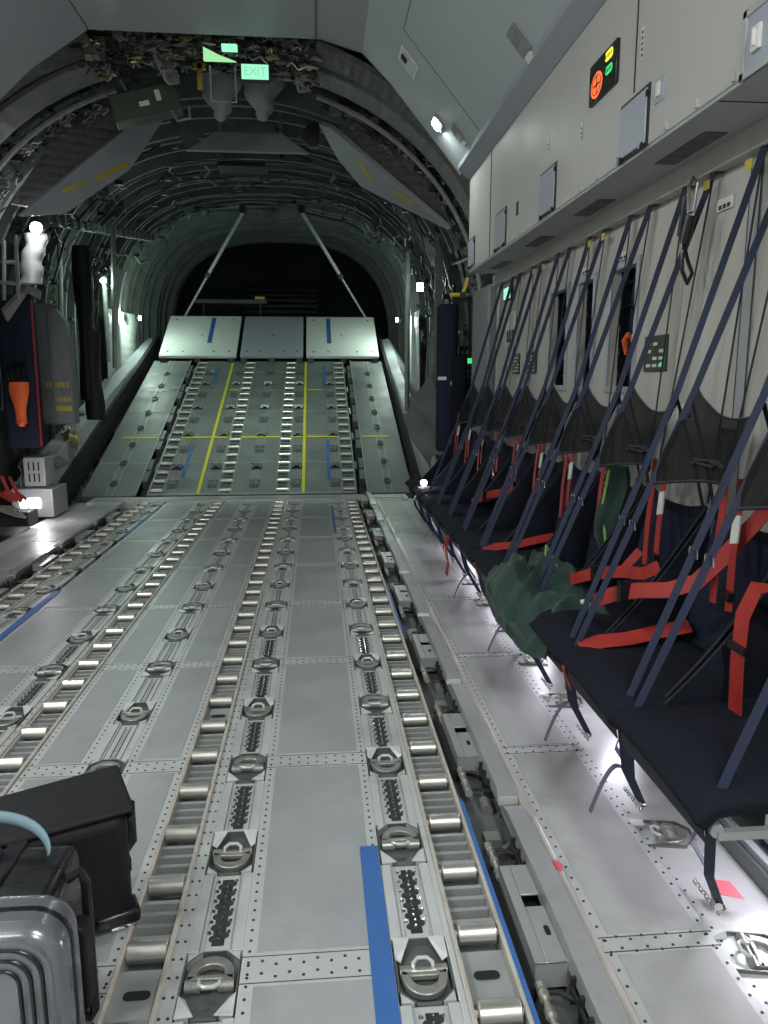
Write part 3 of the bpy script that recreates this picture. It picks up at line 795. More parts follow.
# olive equipment box
t = thing('equipment_box','dark olive box with two white labels hanging by the arch','box',tuple(at(146,106,6.75)), 0)
t.rotation_euler = (0,R(-16),R(8))
MB().box(-.27,.27,-.12,.12,-.10,.10).build('body','olive',t,bevel=.012)
MB().box(-.05,.03,-.124,-.12,-.035,.0).box(.09,.13,-.124,-.12,-.02,.06).build('label','label',t,smooth=0)
MB().tube([(.18,-.1,-.1),(.2,-.14,-.2),(.3,-.14,-.2),(.32,-.1,-.1)],.012,6).build('handle','pipe',t)
for (xa,ya,xb,yb,lb) in ((152,48,172,84,'left'),(296,56,303,92,'right')):
    g = MB()
    for i in range(5):
        A = at(xa+i*3.0, ya, 6.3+.04*i); B = at(xb+i*3.0-4, yb, 6.5+.04*i); g.tube([A.lerp(B,q/9)+Vector((.012*math.sin(q*2.3+i),0,.006*math.cos(q*3+i))) for q in range(10)], .012, 6)
        for q in (2,4,6): p = A.lerp(B,q/9); g.box(p.x-.02,p.x+.02,p.y-.02,p.y+.02,p.z-.012,p.z+.012)
    o = g.build('hanging_pipes','pipe'); tag(o, f'bundle of short bright pipes hanging at the {lb} of the arch crown', 'pipes'); o['kind'] = 'stuff'
# winch funnels and plate, exit signs
for px, lb in ((220,'left of the two grey funnel fairings under the arch crown'),(262,'right of the two grey funnel fairings under the arch crown')):
    o = at(px, 98, 7.35); t = thing('funnel_fairing', lb, 'fairing', tuple(o))
    fn = lambda u,v: ((.20-.14*u**1.1)*math.cos(2*math.pi*v)+.02*math.sin(9*u), .14*math.sin(2*math.pi*v)*(1-.4*u), .16-.30*u)
    MB().grid(fn, 8, 20).build('shell','flapgrey',t); MB().cyl((0,0,-.19),(0,0,-.12),.035,16,.07).build('tip','flapgrey',t,bevel=.02)
t = thing('deflector_plate','grey trapezoid plate hanging below the two funnel fairings','plate',tuple(at(248,143,8.3)))
Pp = [(-.62,0,-.10),(.62,0,-.10),(.34,.07,.11),(-.32,.07,.11)]
MB().poly(Pp, .03).build('plate','flapgrey',t,bevel=.01)
MB().tube([(-.28,.1,.12),(-.28,.15,.38)],.02,6).tube([(.33,.1,.12),(.33,.15,.38)],.02,6).build('hanger','pipe',t)
MB().poly([(-.62,0,-.06),(-.66,.1,.0),(-.9,.3,.45),(-.78,.3,.42),(-.45,.1,.1)],.02).poly([(.62,0,-.04),(.70,.1,.0),(.72,.3,.3),(.6,.3,.28),(.5,.1,.1)],.02).build('side_wing','greypad',t)
t = thing('exit_sign','green lit EXIT sign hanging at the crown of the arch','sign',tuple(at(255,72,6.02)))
MB().box(-.105,.105,0,.05,-.06,.06).build('housing','dark',t,bevel=.004); MB().box(-.097,.097,-.004,0,-.05,.05).build('lit_face','e_exit',t,smooth=0)
cu = bpy.data.curves.new('exit_text','FONT'); cu.body = 'EXIT'; cu.size = .08; cu.align_x = 'CENTER'; cu.align_y = 'CENTER'; cu.extrude = .0008
tmp = bpy.data.objects.new('exit_tmp', cu); COL.objects.link(tmp); dg = bpy.context.evaluated_depsgraph_get(); dg.update()
me = bpy.data.meshes.new_from_object(tmp.evaluated_get(dg)); bpy.data.objects.remove(tmp)
me.materials.clear(); M['e_letter'] = emis('exit_letter',(.45,1,.62),.55); me.materials.append(M['e_letter'])
ex = bpy.data.objects.new('lettering', me); COL.objects.link(ex); ex.parent = t; ex.location = (0,-.0065,0); ex.rotation_euler = (R(90),0,0)
t = thing('lit_bracket','lime green lit bracket and small lamp left of the EXIT sign','light',tuple(at(222,56,6.02)))
MB().poly([(-.13,0,.05),(-.13,0,-.04),(.10,0,-.04),(-.02,0,0)],.02).build('bracket','e_lime',t,smooth=0)
MB().box(.0,.11,-.02,.02,.035,.075).build('lamp_face','e_exit',t,smooth=0)
MB().tube([(-.09,.02,-.06),(-.09,.02,-.30),(.09,.02,-.30),(.09,.02,-.06)],.008,6).build('frame','pipe',t)
o = at(200,76,6.8); g = MB(); g.T = Matrix.Translation(o); g.box(-.02,.02,-.02,.02,-.1,.1).box(-.06,.05,-.02,.02,.05,.09); o = g.build('yellow_valve','yellowd'); tag(o,'small amber valve left of the lit bracket at the arch crown','valve')

# ceiling struts carrying the ramp toes
for (a, b, lb) in (((243,212,13.6),(184,318,15.6),'left thin metal strut from the hull roof to the white panel'),((302,212,13.6),(367,320,15.6),'right thin metal strut from the hull roof to the white panel')):
    t = thing('ramp_strut', lb, 'strut', tuple(at(*a)))
    A = Vector((0,0,0)); B = at(*b)-at(*a)
    MB().cyl(A, A+B*.55, .035, 10).build('outer_tube','pipe',t); MB().cyl(A+B*.5, B, .022, 10).build('inner_rod','pipe',t)
    MB().cyl(A+B*.53,A+B*.57,.05,10).cyl(A+Vector((0,0,-.02)),A+Vector((0,0,.1)),.06,10).build('joint','dark',t)

# ------------------------------------------------------------------ CARGO RAMP
RA = math.atan2(1.72-.02, 14.1-9.45); RT = Matrix.Translation((0,9.45,.02)) @ Matrix.Rotation(RA,4,'X')
RL = 4.75/math.cos(RA)
ramp = thing('cargo_ramp','wide grey loading ramp rising aft with yellow guide lines','ramp'); ramp.matrix_world = RT
g = MB(); g.box(-1.27,1.27,0,RL,-.2,-.075)
for x0,x1 in ((-.295,.295),(.415,1.13),(-1.13,-.415)): g.box(x0,x1,0,RL,-.2,-.002)
g.build('deck','ramp',ramp)
g = MB()
for x0,x1 in ((1.42,2.0),(-2.08,-1.42)): g.box(x0,x1,0,RL,-.2,.002)
g.build('side_walkway','ramp',ramp,bevel=.003,split=True)
MB().box(-1.42,-1.27,0,RL,-.2,-.10).box(1.27,1.42,0,RL,-.2,-.10).build('side_pit','dark',ramp,split=True)
g = MB()
for x in (-1.44,1.42,-1.29,1.275): g.box(x,x+.02,0,RL,-.1,.02)
for x in (-1.75,1.70): g.box(x-.05,x-.03,0,RL,.0,.006).box(x+.03,x+.05,0,RL,.0,.006)
g.box(-1.27,1.27,0,.05,-.003,.004)
g.build('ramp_rail','rampstrip',ramp,bevel=.002)
g = MB()
for x in (0,.525,-.525,1.03,-1.03):
    for dx in (-.055,-.02,.02,.055): g.box(x+dx-.004,x+dx+.004,.02,RL-.05,-.002,.0035)
for k in range(1,6):
    y = k*.9; g.box(-1.13,-.415,y-.01,y+.01,-.002,.001).box(-.295,.295,y-.01,y+.01,-.002,.001).box(.415,1.13,y-.01,y+.01,-.002,.001).box(-2.05,-1.45,y-.015,y+.015,.0,.004)
g.build('deck_strip','rampstrip',ramp)
g = MB(); g.box(-.70,-.66,.02,RL-.05,.004,.006); g.box(.60,.64,.02,RL-.05,.004,.006)
yl = 1.72
for x0,x1 in ((-1.95,-1.45),(-1.13,-.42),(-.29,.29),(.42,1.13),(1.45,1.85)): g.box(x0,x1,yl-.025,yl+.02,.004,.006)
for x0,x1,y in ((-1.9,-1.6,3.55),(-.62,-.42,3.6),(.66,.9,3.6),(-1.55,-1.45,3.7)): g.box(x0,x1,y-.02,y+.02,.004,.006)
g.build('yellow_line','yellow',ramp,smooth=0,split=True)
g = MB(); g.box(-.95,-.91,.5,1.45,.004,.006); g.box(-.93,-.89,3.9,4.7,.004,.006); g.box(.93,.97,.4,1.6,.004,.006); g.box(.93,.97,3.8,4.8,.004,.006)
g.build('blue_tape','blue',ramp,smooth=0,split=True)
locks = MB()
for s in (1,-1):
    for i in range(5):
        y = .5+i*.95; locks.box(*sorted((s*1.35,s*1.42)),y-.14,y+.14,-.10,.015); locks.cyl((s*1.31,y+.2,-.03),(s*1.31,y+.42,-.03),.03,8); locks.box(*sorted((s*1.36,s*1.42)),y+.2,y+.5,-.1,.01)
locks.build('ramp_lock','tray',ramp,bevel=.004,split=True)
for xs, nm in ((-1.2,'leftmost'),(-.36,'second from left'),(.36,'third from left'),(1.2,'rightmost')):
    roller_track(xs, .0, RL-.04, .092, f'{nm} of the four roller tracks on the ramp', .12, T=RT, simple=True, hw=.075)
ring0r = make_ring()
for c_ in kids(ring0r):
    c_.data.materials[0] = M['ringdark'] if c_.name.split('.')[0] in ('ring','hinge','lug') else M['tray']
ring0, rk, used = ring0r, tree_of(ring0r), [False]
for xs, nm in ((-1.03,'leftmost'),(-.525,'second from left'),(0,'centre'),(.525,'second from right'),(1.03,'rightmost')):
    for k in range(9):
        p = RT @ Vector((xs, .28+k*.5165, .004))
        place_ring(p.x, p.y, p.z, math.pi*(k%2), f'{ORD[k]} tie-down ring in the {nm} strip of the ramp', rx=RA, group='tie-down rings on the ramp')
        if k % 2: bpy.data.objects  # orientation alternates
for k in range(8):
    for x, sd in ((-1.75,'left'),(1.70,'right')):
        p = RT @ Vector((x, .3+k*.58, .02))
        place_ring(p.x, p.y, p.z, 0, f'{ORD[k]} tie-down ring on the {sd} side walkway of the ramp', rx=RA, group='tie-down rings on the ramp').scale = (.6,.6,.6)

# white toe panels at the ramp end
for x0,x1,bz,m,lb,tp in ((-2.0,-.63,0,'white','left white panel standing at the ramp top with a blue tape',.62),(-.56,.57,-.0,'rampstrip','middle grey panel standing at the ramp top',None),(.63,1.96,0,'white','right white panel standing at the ramp top with a blue tape',.32)):
    t = thing('ramp_toe_panel', lb, 'panel', (0, 14.2, 1.80))
    y1 = 1.35; z1 = .80
    def pt(u, v, h=0.):
        xm = (x0+x1)/2; k = 1-.0*v
        return (x0+(x1-x0)*u, y1*v - h*z1/1.57, z1*v + h*y1/1.57)
    P = [pt(0,0),pt(1,0),pt(1,1),pt(0,1)]
    MB().add([pt(u,v,0) for u,v in ((0,0),(1,0),(1,1),(0,1))]+[pt(u,v,.06) for u,v in ((0,0),(1,0),(1,1),(0,1))], [(3,2,1,0),(4,5,6,7),(0,1,5,4),(1,2,6,5),(2,3,7,6),(3,0,4,7)]).build('board', 'white' if m == 'white' else 'window', t, bevel=.01)
    if tp:
        MB().add([pt(tp-.03,.30,.062),pt(tp+.03,.30,.062),pt(tp+.03,.95,.062),pt(tp-.03,.95,.062)],[(0,1,2,3)]).build('blue_tape','blue',t,smooth=0)
    g = MB()
    for u in (.06,.5,.94): 
        a = pt(u,-.03,.0); g.box(a[0]-.05,a[0]+.05,a[1]-.06,a[1]+.04,a[2]-.05,a[2]+.03)
    g.build('hinge','dark',t)
    g = MB()
    for u,v in ((.1,.1),(.9,.1),(.1,.9),(.9,.9),(.3,.1),(.7,.1),(.5,.5)):
        a = Vector(pt(u,v,.06)); b = Vector(pt(u,v,.063)); g.cyl(a,b,.02,8)
    g.build('fasteners','dark',t)
# tail area behind: ladder like structure, greenish platform
t = thing('tail_walkway','dark slatted structure in the tail behind the middle panel','structure',(0,17.2,2.6))
g = MB(); 
for i in range(7): g.box(-.85,.85,i*.45,i*.45+.30,i*.17,i*.17+.05)
for x in (-.85,0,.82): g.box(x,x+.04,0,3.2,-.05,.0)
g.build('slat','hull',t,split=True)
t = thing('stowed_platform','low dark green stowed platform in the tail left','platform',tuple(at(232,302,17)))
MB().box(-.75,.75,-.2,.2,-.05,.04).build('top','olive',t,bevel=.01); MB().tube([(-.6,0,-.05),(-.6,0,-.4)],.02,6).tube([(.6,0,-.05),(.6,0,-.4)],.02,6).build('leg','olive',t)
MB().box(.5,.7,-.15,.1,.04,.1).build('strap','yellowd',t)

# side sills of the ramp bay
for s in (1,-1):
    g = MB(); 
    vs = []
    for Y in (8.75, 15.5):
        zr = max(0,(Y-9.45))*math.tan(RA)
        top = (.42+zr*.80) if s < 0 else (.30+zr*.86)
        xi = 2.24 if s < 0 else 2.06
        vs += [(s*(xi+.0),Y,zr-.3),(s*(xi+.02),Y,top),(s*(xi+.20),Y,top+.05),(s*(xi+.5),Y,top-.4)]
    g.add(vs, [(0,1,5,4),(1,2,6,5),(2,3,7,6),(3,0,4,7),(3,2,1,0),(4,5,6,7)])
    o = g.build('wall_sill_'+('right' if s>0 else 'left'),'flapgrey',bevel=.02); struct(o)
    d = MB(); vs = []
    for Y in (8.75, 15.5):
        zr = max(0,(Y-9.45))*math.tan(RA); xi = 2.24 if s < 0 else 2.06
        vs += [(s*(xi-.02),Y,zr-.3),(s*(xi-.02),Y,zr+.07),(s*(xi+.03),Y,zr+.09),(s*(xi+.03),Y,zr-.3)]
    d.add(vs, [(0,1,5,4),(1,2,6,5),(2,3,7,6),(3,0,4,7),(3,2,1,0),(4,5,6,7)]).build('seal_tube','black',o)
# long bright longitudinal pieces on the left sill
o = MB().add([(-2.30,10.6,.98),(-2.38,10.6,.99),(-2.38,12.0,1.40),(-2.30,12.0,1.40),(-2.30,10.6,1.02),(-2.38,10.6,1.03),(-2.38,12.0,1.44),(-2.30,12.0,1.44)],[(3,2,1,0),(4,5,6,7),(0,1,5,4),(1,2,6,5),(2,3,7,6),(3,0,4,7)]).build('sill_rail','sheet'); tag(o,'short pale slotted rail on the left sill beside the ramp','rail')

# big main frames at the ramp end, bright metal
for s, lb in ((-1,'left'),(1,'right')):
    g = MB(); P = []
    rng = [R(218)-R(62)*i/20 for i in range(21)] if s < 0 else [R(-38)+R(62)*i/20 for i in range(21)]
    vs = []
    for a in rng:
        for (y,of) in ((13.3,.0),(13.3,.28),(13.42,.28),(13.42,.0)): vs.append(hpt(y,a,of))
    n = len(rng); fs = [(3,2,1,0), tuple((n-1)*4+j for j in range(4))]
    for i in range(n-1):
        for j in range(4): fs.append((i*4+j,i*4+(j+1)%4,i*4+4+(j+1)%4,i*4+4+j))
    g.add(vs, fs); o = g.build('hull_arch','sheet'); tag(o, f'curved pale metal frame beside the {lb} end of the ramp','frame')
    g = MB()
    for i in range(14):
        a = (R(200)+R(20)*(i/14)) if s < 0 else (R(-20)-R(20)*(i/14))
        g.tube([hpt(12.0+.1*(i%5), a, .2), hpt(13.2, a+.02, .26), hpt(13.6,a+.05,.2)], .03, 6)
    o = g.build('hose_bundle','rampstrip'); tag(o, f'bundle of pale hoses at the lower {lb} hull by the ramp top','hoses')

for s, sd in ((-1,'left'),(1,'right')):
    def foil(u,v,s=s):
        a = (R(172)+R(40)*v) if s < 0 else (R(8)-R(40)*v)
        return hpt(12.6+2.6*u, a, .20+.03*math.sin(9*u+4*v)+.02*math.sin(17*v))
    o = MB().grid(foil, 24, 24, .01).build('insulation_blanket','foil'); tag(o, f'pale quilted insulation blanket on the lower {sd} hull by the ramp top','insulation')
# ------------------------------------------------------------------ LEFT SIDE EQUIPMENT at the ramp hinge
def pole_lamp(px, py, Y, label, ztop=None, m='e_lamp', zb=.3):
    o = at(px, py, Y); t = thing('pole_lamp', label, 'lamp', (o.x, Y, zb)); h = o.z-zb
    MB().cyl((0,0,0),(0,0,h-.05),.03,10).build('pole','rampstrip',t); MB().cyl((0,.02,h-.05),(0,.02,h+.06),.05,12).build('head','dark',t)
    MB().cyl((0,-.05,h),(0,-.03,h),.035,14).build('lens',m,t,smooth=0); return o
lp1 = pole_lamp(104,281,10.2,'upright strip lamp with greenish glow on the left hull side', zb=1.65)
t = thing('wall_lamp','bright white lamp under the left hinged panel','lamp',tuple(at(36,228,7.6)))
MB().cyl((0,0,0),(0,.06,0),.06,12).build('housing','pipe',t); MB().cyl((0,-.015,0),(0,0,0),.05,14).build('lens','e_white',t,smooth=0)
g = MB()
fn = lambda u,v: tuple(at(36-6*u+ (1.5*math.sin(9*u)), 234+50*u, 7.7)+Vector((.10*math.cos(2*math.pi*v)*(1+.1*math.sin(u*20)), .08*math.sin(2*math.pi*v), 0)))
o = g.grid(fn, 16, 14).build('insulated_duct','sheet'); tag(o,'crinkled silver insulated duct below the left white lamp','duct')
t = thing('wall_lamp','bright white lamp beyond the right wall beside the ramp','lamp',tuple(at(420,287,10.2)))
MB().box(-.05,.05,0,.05,-.06,.06).build('housing','dark',t,bevel=.005); MB().box(-.04,.04,-.01,0,-.05,.05).build('lens','e_white',t,smooth=0)
# lit step box at the left
o = at(50,478,8.35); t = thing('light_box','grey box with slotted front and bright lamp, left of the ramp','box',(-2.12,8.35,0))
MB().box(-.26,.16,-.22,.25,0,.30).build('body','lock',t,bevel=.01)
MB().box(-.16,.06,-.10,.2,.31,.62).build('slotted_cover','lock',t,bevel=.01)
g = MB()
for i in range(3):
    for z in (.36,.48): g.box(-.11+i*.05,-.095+i*.05,-.103,-.1,z,z+.09)
g.build('slot','black',t,smooth=0)
MB().box(-.17,.03,-.228,-.22,.10,.20).build('lens','e_white',t,smooth=0)
# navy padded bag hanging with red edge
t = thing('padded_column','tall navy padded column with red edge at the left hull','padding',(-2.24,8.3,.72))
MB().prism(rrect(-.19,.17,-.08,.12,.07),'z',0,1.55).build('pad','navy2',t,bevel=.02); MB().tube([(.165,-.05,.02),(.17,-.05,1.5)],.012,6).build('piping','red',t)
t = thing('orange_pouch','orange pouch with clips hanging on the navy padded column','pouch',(-2.21,8.12,1.12))
fn = lambda u,v: ((.10-.05*u+.01*math.sin(7*u))*math.cos(2*math.pi*v), (.06-.03*u)*math.sin(2*math.pi*v), .28-.42*u)
MB().grid(fn, 10, 16).cyl((0,0,-.17),(0,0,-.13),.03,10,.045).build('pouch','orange',t)
g = MB()
for i in range(7): g.tube([(-.08+i*.025,-.02,.25),(-.08+i*.025+.01*math.sin(i),-.06,.36+.02*(i%3)),(-.06+i*.02,0,.48)],.012,6)
g.build('buckles','plastic',t)
g = MB(); g.tube([(-.03,-.03,.30),(-.04,-.05,.36),(0,-.05,.37)],.008,6).tube([(.05,-.03,.27),(.07,-.05,.33),(.04,-.05,.36)],.008,6); g.build('clip','chrome',t)
# grey cases with yellow lettering
t = thing('grey_shield','tall grey cover with yellow lettering at the left hull','cover',(-2.30,9.0,.92))
fn = [(-.02,0),(.36,0),(.35,.8),(.31,1.15),(.18,1.33),(-.02,1.36)]
MB().prism(fn,'y',0,.18).build('shell','greypad',t,bevel=.02)
MB().box(.13,.17,-.02,0,.25,1.28).build('rib','greypad',t,bevel=.008)
g = MB(); 
for i in range(6): g.box(.06+i*.045,.09+i*.045,-.006,0,.42,.48)
for i in range(4): g.box(.16+i*.045,.19+i*.045,-.006,0,.26,.31); 
g.box(.16,.33,-.006,0,.15,.21); g.build('lettering','yellowd',t,smooth=0)
o = at(60,270,8.6); g = MB(); g.poly([at(4,312,8.2),at(28,286,8.2),at(42,292,8.5),at(40,300,8.5),at(28,293,8.2),at(8,322,8.2)],.04); o = g.build('angled_bracket','pipe'); tag(o,'angled pale bracket over the navy padded column','bracket')
g = MB(); 
for i,(a,b) in enumerate((((4,240),(4,300)),((16,235),(18,300)),((4,262),(18,262)),((0,282),(20,284)))): g.tube([at(*a,7.9),at(*b,7.9)],.02,6)
o = g.build('tube_frame','pipe'); tag(o,'small tubular frame at the left frame edge','frame')
# grey stowed blankets / covers beneath shield
def lump(cx, cy, cz, sx, sy, sz, seed, nu=22, nv=28, f=1.):
    rnd = random.Random(seed); ph = [rnd.uniform(0,6.28) for _ in range(8)]
    def fn(u, v):
        th_ = u*math.pi*.5; a = 2*math.pi*v
        r = 1+.10*math.sin(3*a+ph[0]+2*th_)+.08*math.sin(7*a+ph[1])*math.sin(3*th_+ph[2])+.05*math.sin(11*a+5*th_+ph[3])*f
        x = math.sin(th_)*math.cos(a)*r; y = math.sin(th_)*math.sin(a)*r
        z = math.cos(th_)*(1+.18*math.sin(4*x*2+ph[4])*math.sin(5*y+ph[5])+.1*f*math.sin(13*x+ph[6])*math.sin(9*y+ph[7]))
        return (cx+sx*x, cy+sy*y, cz+sz*max(z,0))
    return fn
o = MB().grid(lump(-2.42,9.3,.42,.22,.5,.16,3), 22, 30).build('grey_canvas','greypad'); tag(o,'crumpled grey canvas heaped between light box and ramp sill','canvas')
o = MB().grid(lump(-2.28,9.9,.62,.10,.2,.20,5,f=.2), 16, 20).build('tan_glove','brass'); tag(o,'tan bundle stuffed beside the left sill','bundle')
t = thing('red_strap','red cargo straps tangled at the left frame edge','strap',(-2.2,7.4,.02))
g = MB()
for i in range(4): g.ribbon([(-.2+.1*i,.1*math.sin(i),.5),(-.12+.1*i,.05,.40-.05*i),(.0+.06*i,-.05,.36),(.16+.03*i,-.1+.03*i,.28)],.035,(0,.5,1),.004)
g.build('webbing','red',t)
g = MB()
for i in range(5): g.tube([(-.2,.0,.05+.03*i),(-.05,-.08+.02*i,.22),(.14,-.05,.14+.02*i),(.2,.05,.10)],.014,6)
g.build('grey_hose','pipe',t)
MB().box(-.32,.2,.12,.4,0,.14).build('tray','dark',t,bevel=.01)
# navy dark bundles hanging on left hull
for i,(px,y0,y1,lb) in enumerate(((78,245,400,'dark navy hanging cable bag left hull, left one'),(88,330,420,'dark navy hanging cable bag beside the pole lamp'))):
    a = at(px,y0,9.6); b = at(px,y1,9.6); g = MB()
    fn = lambda u,v: (a.x+(.10+.02*math.sin(8*u+i))*math.cos(6.283*v), 9.7+.1*math.sin(6.283*v), b.z+(a.z-b.z)*(1-u))
    o = g.grid(fn, 14, 14).build('hanging_bag','softcase'); tag(o, lb, 'bag')
for px in (59,113):
    a = at(px,225,10); b = at(px+ (2 if px>100 else 4),(368 if px>100 else 400),10)
    o = MB().cyl(a,b,.03,8).build('hull_tube','frame'); tag(o, 'thin upright tube on the left hull '+('beside pole lamp' if px>100 else 'above the grey cover'),'tube')
o = MB(); 
A = at(45,222,8.4); B = at(155,240,14)
for k in range(3):
    o.tube([A.lerp(B,q/20)+Vector((0,0,.03*k+.02*math.sin(q*2+k))) for q in range(21)],.02,6)
for q in range(20): p = A.lerp(B,q/20); o.box(p.x-.04,p.x+.04,p.y-.03,p.y+.03,p.z-.03,p.z+.08)
o = o.build('cable_run','frame'); tag(o,'horizontal cable run along the left hull','cables')

# ------------------------------------------------------------------ RIGHT SIDE beyond the wall
t = thing('grey_pillar','plain dark grey partition between the seats wall and hull','partition',(2.2,6.35,0))
MB().box(-.05,.25,-.30,.30,.0,2.16).build('panel','greypad',t,bevel=.02); MB().prism([(-.04,2.16),(.1,2.16),(.1,2.3),(.02,2.3)],'y',-.05,.05).build('bracket','dark',t)
t = thing('padded_column','tall navy padded column beside the right wall end','padding',(2.03,7.2,.75))
MB().prism(rrect(-.10,.10,-.09,.09,.08),'z',0,1.36).build('pad','navy2',t,bevel=.03); MB().box(-.10,-.02,-.094,-.09,.67,.70).box(.02,.10,-.094,-.09,.62,.66).build('label','label',t,smooth=0)
MB().prism(rrect(.02,.18,-.12,.06,.05),'z',-.1,.9).build('side_pad','navy',t,bevel=.02)
t = thing('pull_lever','yellow pull handle at the end of the overhead panel','handle',tuple(at(462,290,6.6)))
MB().tube([(-.10,0,-.04),(0,0,-.04),(.03,0,.02),(.05,0,.10)],.018,8).build('lever','yellowd',t); MB().box(-.02,.03,-.02,.02,-.07,-.02).build('base','dark',t)
t = thing('circuit_panel','dark panel with rows of switches and green lamp at right','panel',(2.28,7.5,.6))
MB().box(-.08,.10,0,.08,0,1.15).build('panel','dark',t,bevel=.005)
g = MB()
for i in range(18):
    for j in range(3): g.box(-.06+j*.05,-.04+j*.05,-.01,0,.05+i*.06,.08+i*.06)
g.build('switches','pipe',t,smooth=0); MB().box(-.04,.05,-.015,-.01,.98,1.03).build('lamp','e_grn',t,smooth=0)
# grey draped cover at right of ramp
def drape(u, v):
    P00 = at(430,372,8.6); P10 = at(402,415,8.9); P11 = at(428,470,8.3); P01 = at(446,440,7.9)
    p = P00.lerp(P10,u).lerp(P01.lerp(P11,u),v); return tuple(p + Vector((.03*math.sin(9*u+5*v), .06*math.sin(11*v+3*u), .03*math.sin(13*u))))
o = MB().grid(drape, 16, 16, .01).build('draped_cover','greypad'); tag(o,'crumpled grey cover draped beside the ramp at right','cover')
t = thing('hull_post','slim pale post on the right hull beside the ramp','post',tuple(at(407,412,10.4)))
MB().cyl((0,0,0),(0,0,2.1),.035,8).build('post','frame',t)
t = thing('hull_post','grey upright post left of the navy column at right','post',tuple(at(437,410,8.6)))
MB().box(-.04,.04,-.03,.03,0,1.9).build('post','greypad',t)

